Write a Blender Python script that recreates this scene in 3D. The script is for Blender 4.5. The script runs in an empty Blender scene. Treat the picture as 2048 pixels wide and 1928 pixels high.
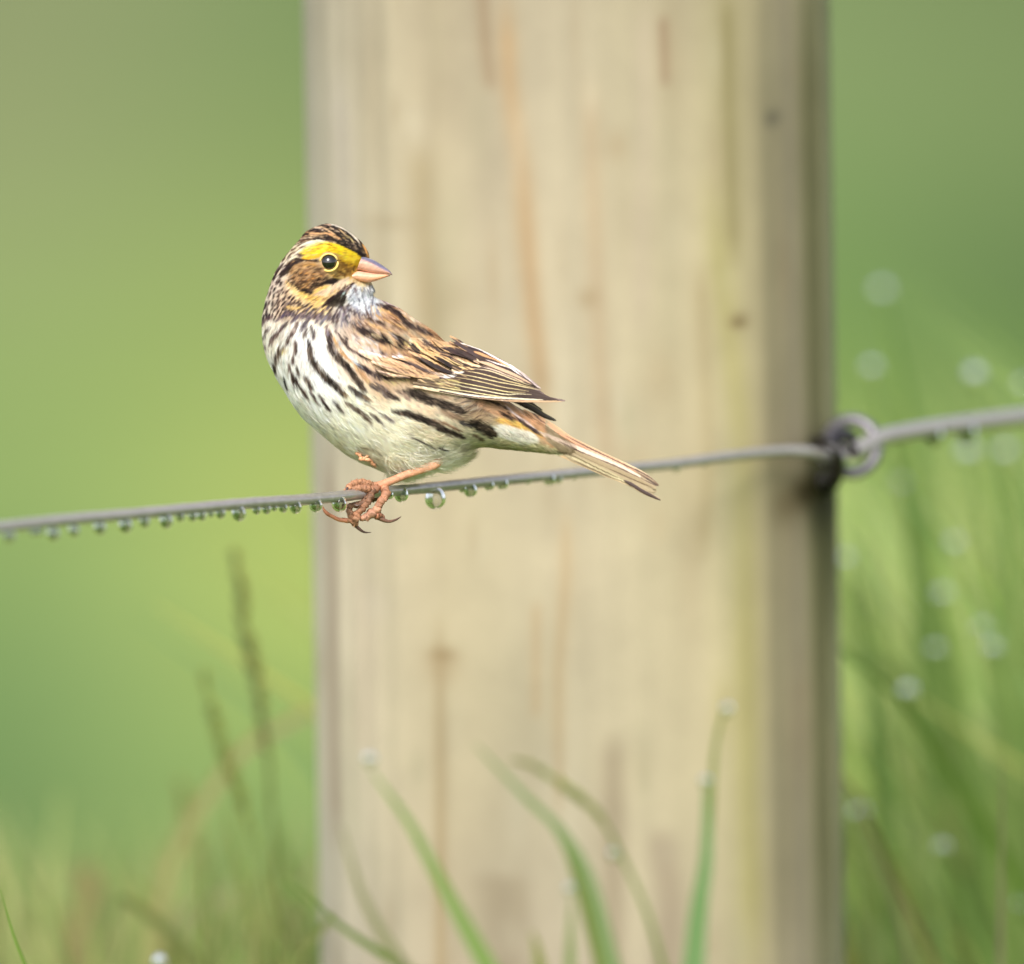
import bpy, math, random
import numpy as np
from mathutils import Vector
from mathutils.bvhtree import BVHTree
rng = np.random.default_rng(7); random.seed(7)
S = bpy.context.scene; COL = S.collection

# ------------------------------------------------------------------ camera, world, sun, exposure
TH = math.radians(4.5); D = 4.437; FZ = 0.70; SX = 36/600
K = D*SX/2048                                   # metres per photo pixel at the bird
DIR = np.array([0, math.cos(TH), -math.sin(TH)]); UP = np.array([0, math.sin(TH), math.cos(TH)]); RT = np.array([1.0, 0, 0])
CAM = np.array([0, 0, FZ]) - D*DIR
cd = bpy.data.cameras.new('camera'); cam = bpy.data.objects.new('camera', cd); COL.objects.link(cam)
cam.location = CAM; cam.rotation_euler = (math.pi/2-TH, 0, 0)
cd.lens = 600; cd.sensor_width = 36; cd.sensor_fit = 'HORIZONTAL'; cd.clip_start = .1; cd.clip_end = 2000
cd.dof.use_dof = True; cd.dof.focus_distance = D-95*K; cd.dof.aperture_fstop = 6.3; cd.dof.aperture_blades = 0
S.camera = cam
w = bpy.data.worlds.new('World'); S.world = w; w.use_nodes = True; nt = w.node_tree
sky = nt.nodes.new('ShaderNodeTexSky'); sky.sky_type = 'NISHITA'; sky.sun_disc = False
sky.sun_elevation = math.radians(44); sky.sun_rotation = math.radians(-166)
sky.air_density = 1.0; sky.dust_density = 3.0
hs = nt.nodes.new('ShaderNodeHueSaturation'); hs.inputs['Saturation'].default_value = .38
nt.links.new(sky.outputs[0], hs.inputs['Color']); nt.links.new(hs.outputs[0], nt.nodes['Background'].inputs['Color'])
nt.nodes['Background'].inputs['Strength'].default_value = .15
sl = bpy.data.lights.new('sun', 'SUN'); sl.energy = 1.5; sl.angle = math.radians(26); sl.color = (1, .965, .91)
so = bpy.data.objects.new('sun', sl); COL.objects.link(so)
_sd = Vector((math.sin(math.radians(-166))*math.cos(math.radians(44)), math.cos(math.radians(-166))*math.cos(math.radians(44)), math.sin(math.radians(44))))
so.rotation_euler = _sd.to_track_quat('Z', 'Y').to_euler(); so.location = (-3, -3, 6)
S.view_settings.view_transform = 'Standard'; S.view_settings.look = 'None'; S.view_settings.gamma = 1
S.view_settings.exposure = 0.85
S.render.engine = 'CYCLES'; S.cycles.use_denoising = True; S.cycles.max_bounces = 10; S.cycles.transparent_max_bounces = 16
S.cycles.transmission_bounces = 8; S.cycles.sample_clamp_indirect = 6
E = 1.72; EB = 1.06                                         # how bright white paper reads at this exposure

# ------------------------------------------------------------------ helpers
def P(px, py, d=0.0):                            # a point seen at photo position px, py standing d metres behind the bird
    r = DIR + (px-1024)/2048*SX*RT - (py-964)/2048*SX*UP
    return CAM + (D+d)*r
def lin(c, e=E):
    c = np.asarray(c, float)/255.0
    l = np.where(c <= .04045, c/12.92, ((c+.055)/1.055)**2.4)
    return np.clip(l/e, 0, .92)
def tag(o, label=None, cat=None, group=None, kind=None):
    if label: o['label'] = label
    if cat: o['category'] = cat
    if group: o['group'] = group
    if kind: o['kind'] = kind
    return o
def empty(name, loc, **kw):
    o = bpy.data.objects.new(name, None); COL.objects.link(o); o.location = loc; o.empty_display_size = .01
    return tag(o, **kw)
def mesh(name, V, F, mat, parent=None, col=None, smooth=True, origin=None):
    """V (n,3); F (m,4) or (m,3) int array; col (n,3) linear"""
    V = np.asarray(V, float); F = np.asarray(F, np.int32)
    loc = None
    if origin is not None: loc = np.asarray(origin, float); V = V-loc
    me = bpy.data.meshes.new(name); n = F.shape[1]
    me.vertices.add(len(V)); me.vertices.foreach_set('co', V.astype(np.float32).ravel())
    me.loops.add(F.size); me.loops.foreach_set('vertex_index', F.ravel())
    me.polygons.add(len(F)); me.polygons.foreach_set('loop_start', np.arange(0, F.size, n, dtype=np.int32))
    me.polygons.foreach_set('loop_total', np.full(len(F), n, np.int32))
    me.polygons.foreach_set('use_smooth', np.full(len(F), smooth))
    me.update(calc_edges=True); me.validate()
    if col is not None:
        a = me.color_attributes.new('Col', 'FLOAT_COLOR', 'POINT')
        c4 = np.ones((len(V), 4), np.float32); c4[:, :3] = col; a.data.foreach_set('color', c4.ravel())
    me.materials.append(mat)
    o = bpy.data.objects.new(name, me); COL.objects.link(o)
    if parent: o.parent = parent
    if loc is not None: o.location = loc
    return o
def gridF(nu, nv, closed=False):                 # faces for nu rows x nv columns
    i, j = np.meshgrid(np.arange(nu-1), np.arange(nv if closed else nv-1), indexing='ij')
    j2 = (j+1) % nv
    return np.stack([i*nv+j, i*nv+j2, (i+1)*nv+j2, (i+1)*nv+j], -1).reshape(-1, 4)
def spline(pts, n):
    pts = np.asarray(pts, float); m = len(pts)
    if m == 2: t = np.linspace(0, 1, n)[:, None]; return pts[0]*(1-t)+pts[1]*t
    q = np.vstack([2*pts[0]-pts[1], pts, 2*pts[-1]-pts[-2]])
    u = np.linspace(0, m-1-1e-9, n); i = u.astype(int); t = (u-i)[:, None]
    a, b, c, d = q[i], q[i+1], q[i+2], q[i+3]
    return .5*((2*b)+(-a+c)*t+(2*a-5*b+4*c-d)*t**2+(-a+3*b-3*c+d)*t**3)
def tube(path, rad, nv=14, ref=(0.13, 0.2, 1.0)):
    path = np.asarray(path, float); n = len(path); rad = np.broadcast_to(rad, (n,))
    T = np.gradient(path, axis=0); T /= np.linalg.norm(T, axis=1)[:, None]+1e-12
    r = np.array(ref, float); A = np.cross(T, r); A /= np.linalg.norm(A, axis=1)[:, None]+1e-12; B = np.cross(T, A)
    ph = np.linspace(0, 2*np.pi, nv, endpoint=False)
    V = path[:, None]+rad[:, None, None]*(np.cos(ph)[None, :, None]*A[:, None]+np.sin(ph)[None, :, None]*B[:, None])
    return V.reshape(-1, 3), gridF(n, nv, True)
def joinVF(parts):
    Vs, Fs, Cs, o = [], [], [], 0
    for p in parts:
        Vs.append(p[0]); Fs.append(np.asarray(p[1])+o); o += len(p[0])
        if len(p) > 2: Cs.append(p[2])
    return np.vstack(Vs), np.vstack(Fs), (np.vstack(Cs) if Cs else None)

# ------------------------------------------------------------------ materials
def mat(name, base=None, rough=.6, spec=.3, vcol=True, noise=0, nscale=50, transl=0, **kw):
    m = bpy.data.materials.new(name); m.use_nodes = True; t = m.node_tree; b = t.nodes['Principled BSDF']
    b.inputs['Roughness'].default_value = rough; b.inputs['Specular IOR Level'].default_value = spec
    for k_, v in kw.items(): b.inputs[k_.replace('_', ' ')].default_value = v
    if vcol:
        a = t.nodes.new('ShaderNodeAttribute'); a.attribute_name = 'Col'; out = a.outputs['Color']
    else:
        a = t.nodes.new('ShaderNodeRGB'); a.outputs[0].default_value = (*base, 1); out = a.outputs[0]
    if noise:
        tc = t.nodes.new('ShaderNodeTexCoord'); n = t.nodes.new('ShaderNodeTexNoise'); n.inputs['Scale'].default_value = nscale
        n.inputs['Detail'].default_value = 5; t.links.new(tc.outputs['Object'], n.inputs['Vector'])
        mr = t.nodes.new('ShaderNodeMapRange'); mr.inputs['To Min'].default_value = 1-noise; mr.inputs['To Max'].default_value = 1+noise
        mr.inputs['From Min'].default_value = .25; mr.inputs['From Max'].default_value = .75
        t.links.new(n.outputs['Fac'], mr.inputs['Value'])
        mx = t.nodes.new('ShaderNodeVectorMath'); mx.operation = 'SCALE'
        t.links.new(out, mx.inputs[0]); t.links.new(mr.outputs[0], mx.inputs['Scale']); out = mx.outputs[0]
    t.links.new(out, b.inputs['Base Color'])
    if transl:
        tr = t.nodes.new('ShaderNodeBsdfTranslucent'); ms = t.nodes.new('ShaderNodeMixShader'); ms.inputs[0].default_value = transl
        t.links.new(out, tr.inputs['Color']); t.links.new(b.outputs[0], ms.inputs[1]); t.links.new(tr.outputs[0], ms.inputs[2])
        t.links.new(ms.outputs[0], t.nodes['Material Output'].inputs['Surface'])
    return m
M_pl = mat('plumage', rough=.75, spec=.15, transl=.32)
M_fe = mat('flight_feathers', rough=.5, spec=.3)
M_bk = mat('horn', rough=.32, spec=.45, noise=.08, nscale=400)
M_leg = mat('leg_skin', rough=.62, spec=.35, noise=.16, nscale=900)
M_eye = mat('eye', base=(.006, .004, .003), vcol=False, rough=.03, spec=.5, Coat_Weight=1.0, Coat_Roughness=.02)
M_ring = mat('eyelid', rough=.5, spec=.3, noise=.1, nscale=900)
M_wire = mat('wire', rough=.28, spec=.9, noise=.12, nscale=500, Metallic=.55)
M_steel = mat('galvanised_steel', rough=.38, spec=.5, noise=.2, nscale=150, Metallic=.55)
M_wood = mat('weathered_wood', rough=.85, spec=.15, noise=.07, nscale=60)
M_gr = mat('grass', rough=.55, spec=.25, transl=.35)
M_ground = mat('meadow', rough=.95, spec=.05, noise=.15, nscale=2.5)
M_water = bpy.data.materials.new('water'); M_water.use_nodes = True
_b = M_water.node_tree.nodes['Principled BSDF']; _b.inputs['Transmission Weight'].default_value = 1; _b.inputs['Roughness'].default_value = 0; _b.inputs['IOR'].default_value = 1.333
_b.inputs['Base Color'].default_value = (.34, .42, .28, 1)  # green tint in the colour stands for dark refraction in the drops

# ------------------------------------------------------------------ ground: one sheet out to the horizon
def ground_hit(px, py):
    r = P(px, py, 0)-CAM; t = -CAM[2]/r[2]; return CAM+t*r
def build_ground():
    tg = [(0,0,(140,150,100)),(250,60,(138,152,98)),(520,60,(118,142,82)),(60,350,(152,164,106)),(350,330,(140,157,96)),(560,420,(138,158,86)),
          (60,700,(146,168,98)),(330,720,(155,176,98)),(560,780,(160,178,94)),(60,1000,(140,166,92)),(350,1000,(160,182,98)),(590,1130,(194,200,100)),
          (30,1350,(116,148,84)),(330,1300,(158,186,112)),(560,1300,(160,186,92)),(50,1700,(98,130,72)),(300,1600,(132,160,86)),(560,1650,(140,170,98)),
          (50,1900,(110,136,82)),(330,1900,(140,160,90)),(1000,1000,(160,180,90)),(1000,100,(120,140,80)),
          (1690,40,(130,150,92)),(2000,40,(118,138,82)),(1800,280,(134,156,94)),(2030,280,(122,146,82)),(1700,560,(118,150,80)),(2000,560,(84,112,60)),
          (1700,850,(132,160,74)),(2000,850,(118,146,72)),(1700,1200,(160,180,96)),(2000,1200,(134,162,84)),(1700,1700,(124,158,76)),(2000,1700,(114,152,70))]
    def fine(a, b, n, far): 
        m = np.linspace(a, b, n); g = np.geomspace(.05, far, 26)
        return np.concatenate([(a-g)[::-1], m, b+g])
    xs = fine(-1.6, 1.6, 90, 900); ys = fine(1, 24, 160, 1200)
    X, Y = np.meshgrid(xs, ys)
    T = np.array([ground_hit(a, b)[:2] for a, b, _ in tg]); C = np.array([lin(c) for *_, c in tg])
    # meadow tone patches: weights fall off with distance measured in view-sized patches
    dx = (X.ravel()[:, None]-T[:, 0])/(.0052*(T[:, 1]+D)); dy = (np.log(np.clip(Y.ravel()[:, None]+D, .5, None))-np.log(T[:, 1]+D))/.055
    r2 = dx**2+dy**2; W = np.exp(-r2*.6)+1e-4/(1+r2)
    c = (W@C)/W.sum(1)[:, None]
    far = np.clip(np.minimum((np.abs(X.ravel())-1.6)/3, 1), 0, 1)[:, None]
    c = c*(1-far)+far*lin((138, 160, 92))
    Z = 0.02*np.sin(X*1.3)*np.cos(Y*.9)*np.clip((np.abs(Y)-2)/10, 0, 1)
    c *= (1+.06*rng.standard_normal((len(c), 1)))
    o = mesh('ground', np.stack([X, Y, Z], -1).reshape(-1, 3), gridF(len(ys), len(xs)), M_ground, col=c)
    tag(o, 'soft green meadow ground far behind the fence', kind='structure')
build_ground()

# ------------------------------------------------------------------ fence post
PC = P(1150, 964, .187); PR = .0712
def build_post():
    nT, nZ = 420, 520
    th = np.linspace(-math.pi, math.pi, nT, endpoint=False); z = np.linspace(-.05, .97, nZ)
    TT, ZZ = np.meshgrid(th, z)                     # th 0 faces the camera (-y), + toward +x
    pyv = 964+(PC[2]-ZZ)/K*.96                       # photo row of this height
    pxo = np.sin(TT)                                 # -1..1 across
    front = np.cos(TT) > -.25
    base = np.zeros(TT.shape+(3,)); 
    def smooth_noise(fx, fz, seed):
        r = np.random.default_rng(seed); out = 0
        for k_ in range(7):
            a = r.integers(1, int(fx)+1); b = r.uniform(-fz, fz); out = out+np.sin(TT*a*1.0+ZZ*b+r.uniform(0, 6.28))
        return out/3
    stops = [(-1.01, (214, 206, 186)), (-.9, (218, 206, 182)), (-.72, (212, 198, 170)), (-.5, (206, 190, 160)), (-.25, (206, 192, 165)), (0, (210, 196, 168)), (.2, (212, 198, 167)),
             (.45, (218, 203, 168)), (.6, (220, 206, 162)), (.72, (204, 190, 152)), (.82, (198, 184, 154)), (.92, (184, 176, 134)), (1.01, (186, 184, 146))]  # edge tones raised in the colour to offset shading on the round post
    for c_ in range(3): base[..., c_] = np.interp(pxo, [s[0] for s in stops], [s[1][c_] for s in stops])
    # slightly paler below the middle, then duller towards the bottom
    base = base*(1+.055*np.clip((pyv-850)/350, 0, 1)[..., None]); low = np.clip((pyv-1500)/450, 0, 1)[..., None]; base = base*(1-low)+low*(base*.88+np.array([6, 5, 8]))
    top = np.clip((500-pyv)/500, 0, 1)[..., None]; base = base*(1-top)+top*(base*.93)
    g = smooth_noise(60, 3.0, 1)*.3+smooth_noise(24, 5, 2)*.5
    base *= .985*(1+.025*g[..., None]+(.016*smooth_noise(8, 40, 3)+.014*smooth_noise(14, 90, 4))[..., None])
    def st(pts, wd, colr, a):                        # vertical stain; pts = (photo x, photo y), edges soft
        pts = np.array(pts, float); o = np.argsort(pts[:, 1]); pts = pts[o]
        cx = np.interp(pyv, pts[:, 1], pts[:, 0]); t = (pyv-pts[0, 1])/(pts[-1, 1]-pts[0, 1])
        m = np.exp(-((1150+517*pxo-cx)/wd)**2)*np.clip(t*8, 0, 1)*np.clip((1-t)*8, 0, 1)*a*(np.cos(TT) > 0)
        base[:] = base*(1-m[..., None])+m[..., None]*np.array(colr, float)
    BR = (194, 166, 130)
    st([(1030, -60), (1035, 130), (1055, 300), (1075, 600), (1088, 740), (1100, 830)], 20, BR, .95)
    st([(1130, 950), (1128, 1100), (1110, 1300), (1108, 1600)], 14, (202, 174, 136), .6)
    st([(985, -60), (990, 60), (1000, 160)], 16, (165, 140, 112), .6)
    st([(1070, 1150), (1065, 1400)], 12, (205, 170, 130), .5)
    st([(878, 1180), (878, 1300), (872, 1700), (868, 2000)], 12, (182, 158, 120), .7)
    st([(860, 250), (862, 420), (868, 560), (880, 700)], 26, (176, 158, 122), .55)
    st([(665, 850), (670, 1100), (664, 1500), (668, 1700)], 16, (182, 162, 142), .7)
    st([(700, 100), (715, 500), (720, 900)], 22, (206, 194, 180), .6)
    st([(730, 1100), (735, 1250), (722, 1500)], 30, (218, 200, 176), .6)
    st([(1190, 100), (1195, 400), (1200, 700), (1215, 960)], 20, (196, 172, 140), .55)
    st([(1300, -50), (1290, 300), (1280, 650)], 22, (210, 192, 168), .5)
    st([(1335, 0), (1338, 150)], 12, (160, 130, 105), .6)
    st([(1460, -60), (1462, 300), (1465, 520)], 18, (160, 148, 104), .7)
    st([(1420, 300), (1440, 520), (1470, 800), (1478, 1200), (1480, 1950)], 26, (192, 182, 116), .65)
    st([(1400, 480), (1410, 900), (1390, 1100)], 18, (170, 150, 108), .5)
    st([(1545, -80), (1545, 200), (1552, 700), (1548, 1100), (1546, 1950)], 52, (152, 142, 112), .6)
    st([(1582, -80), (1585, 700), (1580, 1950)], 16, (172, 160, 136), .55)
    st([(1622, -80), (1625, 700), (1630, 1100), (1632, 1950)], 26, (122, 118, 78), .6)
    st([(1215, 1400), (1210, 1700), (1200, 1950)], 26, (160, 142, 118), .5)
    st([(1300, 1600), (1320, 1750), (1310, 1950)], 30, (166, 146, 126), .5)
    st([(985, 1690), (995, 1800), (1000, 1950)], 50, (158, 142, 118), .6)
    # painted shadow and wet stain under the eye bolt, then knots and pale patches
    for (sx, sy, wx, wy, a, cc) in [(1640, 985, 34, 70, .9, (50, 48, 32)), (1602, 965, 30, 32, .9, (66, 56, 34)), (1560, 985, 30, 40, .45, (96, 82, 52)), (1645, 1100, 24, 150, .6, (84, 84, 52)),
                               (886, 1272, 26, 15, .95, (140, 112, 74)), (886, 1300, 34, 30, .4, (170, 136, 98)), (1472, 614, 17, 13, .95, (130, 110, 74)), (1545, 215, 16, 16, .6, (90, 84, 74)),
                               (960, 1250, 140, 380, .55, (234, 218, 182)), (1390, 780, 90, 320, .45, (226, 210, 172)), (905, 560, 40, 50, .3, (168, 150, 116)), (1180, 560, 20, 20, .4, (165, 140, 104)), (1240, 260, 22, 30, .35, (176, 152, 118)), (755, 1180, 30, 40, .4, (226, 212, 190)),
                               (790, 420, 50, 14, .3, (170, 152, 120)), (1320, 720, 34, 60, .3, (180, 158, 124)), (1260, 880, 40, 40, .3, (196, 168, 134)), (1430, 1380, 20, 60, .3, (190, 176, 110))]:
        m = np.exp(-(((1150+517*pxo-sx)/wx)**2+((pyv-sy)/wy)**2))*a*(np.cos(TT) > 0); base = base*(1-m[..., None])+m[..., None]*np.array(cc, float)
    rb = np.random.default_rng(12)
    for k_ in range(110):
        sx, sy, wx = rb.uniform(640, 1660), rb.uniform(-60, 1980), rb.uniform(8, 30); wy = wx*rb.uniform(1.2, 7); cc = [(168, 150, 120), (232, 222, 198), (184, 160, 126), (188, 182, 150)][rb.integers(4)]
        m = np.exp(-(((1150+517*pxo-sx)/wx)**2+((pyv-sy)/wy)**2))*rb.uniform(.1, .3)*(np.cos(TT) > 0)*(sx < 1520 or cc[0] < 200); base = base*(1-m[..., None])+m[..., None]*np.array(cc, float)
    base *= 1.025
    r = PR*(1+.006*g+.004*np.sin(3*TT+1)+.003*np.sin(7*TT+ZZ*3))
    # worn flats and long drying checks (real grooves)
    for a0, z0, z1, dp in [(-.18, .2, .5, .0012), (1.02, .9, 1.3, .0016), (-.56, .0, .55, .0016), (1.3, .0, .9, .002)]:
        m = np.exp(-((TT-a0-.03*np.sin(ZZ*6))/.012)**2)*np.clip((ZZ-z0)*12, 0, 1)*np.clip((z1-ZZ)*12, 0, 1); r = r-dp*m
    r = np.where(ZZ > .955, r*(1-((ZZ-.955)/.015)*.08), r)
    lean = -math.tan(math.radians(1.0))
    X = PC[0]+r*np.sin(TT)+(PC[2]-ZZ)*-lean*1.0; Y = PC[1]-r*np.cos(TT)+(ZZ*0); 
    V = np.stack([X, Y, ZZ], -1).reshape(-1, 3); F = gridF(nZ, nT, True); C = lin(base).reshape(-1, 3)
    # end grain cap
    top = V[-nT:]; c0 = top.mean(0); capV = [top]; 
    for f_ in (.75, .5, .25, .02): capV.append(c0+(top-c0)*f_+np.array([0, 0, .002*(1-f_)]))
    cV = np.vstack(capV); cF = gridF(5, nT, True); cC = np.tile(lin((176, 162, 138)), (len(cV), 1))
    V, F, C = joinVF([(V, F, C), (cV, cF, cC)])
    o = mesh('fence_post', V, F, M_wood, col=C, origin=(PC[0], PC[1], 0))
    tag(o, 'thick round weathered tan wooden fence post behind the sparrow', 'fence post')
build_post()

# ------------------------------------------------------------------ wire, eye bolt
WZ = [(-900,1178),(-450,1108),(-150,1072),(0,1054.5),(133,1039.6),(266,1028),(398,1015.5),(498,1006.5),(598,1000),(660,995),(700,990.5),(760,984),(816,979.6),(876,973.5),(1011,960),
      (1172,944),(1272,935),(1353,927),(1454,913),(1554,903),(1610,903),(1650,910),(1690,915)]
def wd_(px): return 1.35*(px-800)*K if px < 1560 else (1.35*(1560-800)+(px-1560)*.75)*K
WR = 11.2*K
wp = spline([P(a, b, wd_(a)) for a, b in WZ], 420)
jit = np.cumsum(rng.standard_normal((420, 3))*1.2e-6, 0)*0
wp = np.vstack([wp[0]+(wp[0]-wp[1])/np.linalg.norm(wp[0]-wp[1])*2.4, wp]); V1, F1 = tube(wp, WR*(1+.02*np.sin(np.arange(421)*.7)), 20)
R2 = [(1706,905),(1740,886),(1770,873),(1850,858.5),(1951,845),(2048,833),(2300,803),(2900,740)]
wp2 = spline([P(a, b, (1.35*760+105+(a-1700)*1.25)*K) for a, b in R2], 120); wp2 = np.vstack([wp2, wp2[-1]+(wp2[-1]-wp2[-2])/np.linalg.norm(wp2[-1]-wp2[-2])*2.4])
V2, F2 = tube(wp2, WR*1.6, 20)
wcol = lambda V: np.tile(lin((178, 172, 168), 1.1), (len(V), 1))*(1+.05*rng.standard_normal((len(V), 1)))
wroot = empty('fence_wire', wp[200], label='thin grey plastic coated fence wire strung with water drops, running past the post', cat='wire')
def wmesh(name, V, F): 
    V = V-wp[200]; return mesh(name, V, F, M_wire, parent=wroot, col=wcol(V))
wmesh('wire_strand', V1, F1)
tag(wmesh('wire_strand', V2, F2), 'thicker pale wire length leaving the ring to the right')
# dark knot where the strand turns through the eye
kc = P(1662, 905, .149)
t_ = np.linspace(0, 2*np.pi*2.2, 90)
kn = np.stack([kc[0]+26*K*np.cos(t_)*.9+(t_-7)*1.4*K, kc[1]+14*K*np.sin(t_*1.0)+0*t_, kc[2]+24*K*np.sin(t_)], -1)
Vk, Fk = tube(kn, 7.5*K, 12)
st_ = spline(np.array([P(1628,880,.146), P(1652,884,.14), P(1672,905,.138), P(1680,935,.142), P(1672,962,.15), P(1655,985,.165)]), 40); Vs, Fs = tube(st_, 11*K, 14); Vk, Fk, _ = joinVF([(Vk, Fk), (Vs, Fs)])
mesh('wire_knot', Vk-wp[200], Fk, M_wire, parent=wroot, col=np.tile(lin((62, 58, 56)), (len(Vk), 1)))
eb = empty('eye_bolt', P(1650, 930, .158), label='galvanised steel ring driven into the right side of the post, holding the wire', cat='eye bolt')
e0 = P(1650, 930, .158)
t_ = np.linspace(math.radians(-118), math.radians(172), 80)
rc = P(1704, 893, .155)
ring = np.stack([rc[0]+51*K*np.cos(t_)*(1+0*t_), rc[1]+(.006*np.sin(t_*.5)), rc[2]+52*K*np.sin(t_)], -1)
tail = np.stack([P(1655, 956, .157), P(1625, 975, .17), P(1590, 980, .2)]); head = np.stack([P(1640, 885, .16), P(1610, 892, .175), P(1580, 900, .2)])
path = np.vstack([spline(np.vstack([tail[::-1], ring[0]]), 20)[:-1], ring, spline(np.vstack([ring[-1], head]), 16)[1:]])
Ve, Fe = tube(path, 13.5*K, 18)
mesh('ring', Ve-e0, Fe, M_steel, parent=eb, col=np.tile(lin((150, 146, 152)), (len(Ve), 1)))
t2 = np.linspace(0, 2*np.pi, 50); ic = P(1682, 888, .150)
inn = np.stack([ic[0]+27*K*np.cos(t2), ic[1]+.004*np.cos(t2), ic[2]+21*K*np.sin(t2)], -1)
Vi, Fi = tube(inn, 12*K, 14)
mesh('inner_loop', Vi-e0, Fi, M_steel, parent=eb, col=np.tile(lin((84, 80, 88)), (len(Vi), 1)))

# ------------------------------------------------------------------ water drops
def drop_mesh(name, sz=1.12):
    n, m = 22, 28; u = np.linspace(0, math.pi, n); v = np.linspace(0, 2*math.pi, m, endpoint=False)
    U, Vv = np.meshgrid(u, v, indexing='ij'); r = np.sin(U)*(1-.10*np.cos(U)*np.sin(U)**2)
    return np.stack([r*np.cos(Vv), r*np.sin(Vv), np.cos(U)*sz], -1).reshape(-1, 3), gridF(n, m, True)
_dv, _df = drop_mesh('d'); proto = {}
def drop(pos, r, label, group, name='water_drop'):
    if 'd' not in proto:
        me_o = mesh(name, _dv, _df, M_water); proto['d'] = me_o; o = me_o
    else:
        o = proto['d'].copy(); COL.objects.link(o)
    o.location = pos; o.scale = (r, r, r); o.rotation_euler = (0, 0, random.random()*6)
    return tag(o, label, 'water drop', group)
def zz(x, y, r): return (x/3.012, 940+y/3.012, r/3.012)
left = [zz(*a) for a in [(55,412,30),(200,388,18),(235,384,18),(320,397,32),(445,377,28),(600,360,32),(755,346,35),(870,322,28),(1000,318,35),(1085,292,23),(1160,290,24),(1215,286,24),
        (1270,277,15),(1328,272,26),(1438,272,38),(1545,252,22),(1605,247,24),(1652,240,16),(1705,238,24),(1780,233,33),(1903,222,35)]]
lab = {'l': 'dark green blurred water drop hanging from the left stretch of the fence wire', 'm': 'small sharp water drop under the wire just left of the sparrow foot',
       'r': 'small water drop under the wire between the sparrow foot and its tail tip', 't': 'tiny blurred water drop under the wire right of the tail tip',
       'b': 'blurred pale water drop on the wire right of the post and ring'}
grp = {'l': 'drops on the left stretch of wire', 'm': 'drops beside the sparrow foot', 'r': 'drops under the wire below the tail', 't': 'drops right of the tail tip', 'b': 'drops beyond the ring'}
def onwire(x, y, r, key, label=None, g=True):
    d_ = wd_(x) if x < 1700 else (1.35*760+105+(x-1700)*1.25)*K
    drop(P(x, y-4, d_-3*K), r*1.14*K, label or lab[key], grp[key] if g else None)
for (x, y, r) in left: onwire(x, y, r, 'm' if x > 500 else 'l')
onwire(679, 1011, 13.5, 'm', 'clear water drop under the wire touching the left of the foot', False)
onwire(777, 993, 9, 'm', 'half hidden water drop tucked against the right side of the foot', False)
onwire(803, 993, 12.5, 'm', 'round green water drop on the wire between the foot and the biggest drop', False)
onwire(871, 1000, 18.5, 'm', 'largest clear water drop on the wire, with a white highlight, below the belly', False)
for (x, y, r) in [(925,981,7),(941,984,12),(978,974,9.5),(1005,971,10.5),(1054,964,7.5),(1099,962,11),(1116,962,8),(1147,956,6.5),(1167,953,6.5),(1185,951,5.5),(1210,948,5)]: onwire(x, y, r, 'r')
for (x, y, r) in [(1248,948,6),(1300,943,5),(1351,939,8),(1409,931,6),(1490,918,5)]: onwire(x, y, r, 't')
onwire(1868, 876, 17, 'b', 'blurred pale water drop on the wire beyond the ring, the one nearer the ring', False)
onwire(1934, 869, 19, 'b', 'blurred pale water drop on the wire beyond the ring, farther from the ring', False)

# ------------------------------------------------------------------ sparrow: plumage pattern (colours of the feathers, laid out over the body in photo pixels)
BX0, BY0, BW, BH = 480, 420, 880, 600
cv = np.zeros((BH, BW, 3)); GY, GX = np.mgrid[0:BH, 0:BW]; GXs = GX+BX0; GYs = GY+BY0
FR = {'H1': (500, 430, 11.7), 'H2': (640, 430, 11.7), 'A': (500, 420, 5.68), 'B': (500, 420, 4.68), 'B3': (500, 570, 9.36), 'W4': (680, 580, 7.8), 'W5': (880, 660, 7.646),
      'C': (700, 560, 4.418), 'E': (500, 640, 4.97), 'D': (900, 740, 4.418), 'F': (620, 880, 6.627), 'S': (0, 0, 1)}
def fr(f, pts): x0, y0, s = FR[f]; return np.array(pts, float)/s+np.array([x0, y0])
def idw(samples, p=4.2, soft=260):
    T = np.array([(a, b) for a, b, _ in samples], float); C = np.array([c for *_, c in samples], float)
    d2 = (GXs[..., None]-T[:, 0])**2+(GYs[..., None]-T[:, 1])**2; W = 1/(d2+soft)**(p/2); return (W@C)/W.sum(-1, keepdims=True)
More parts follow.
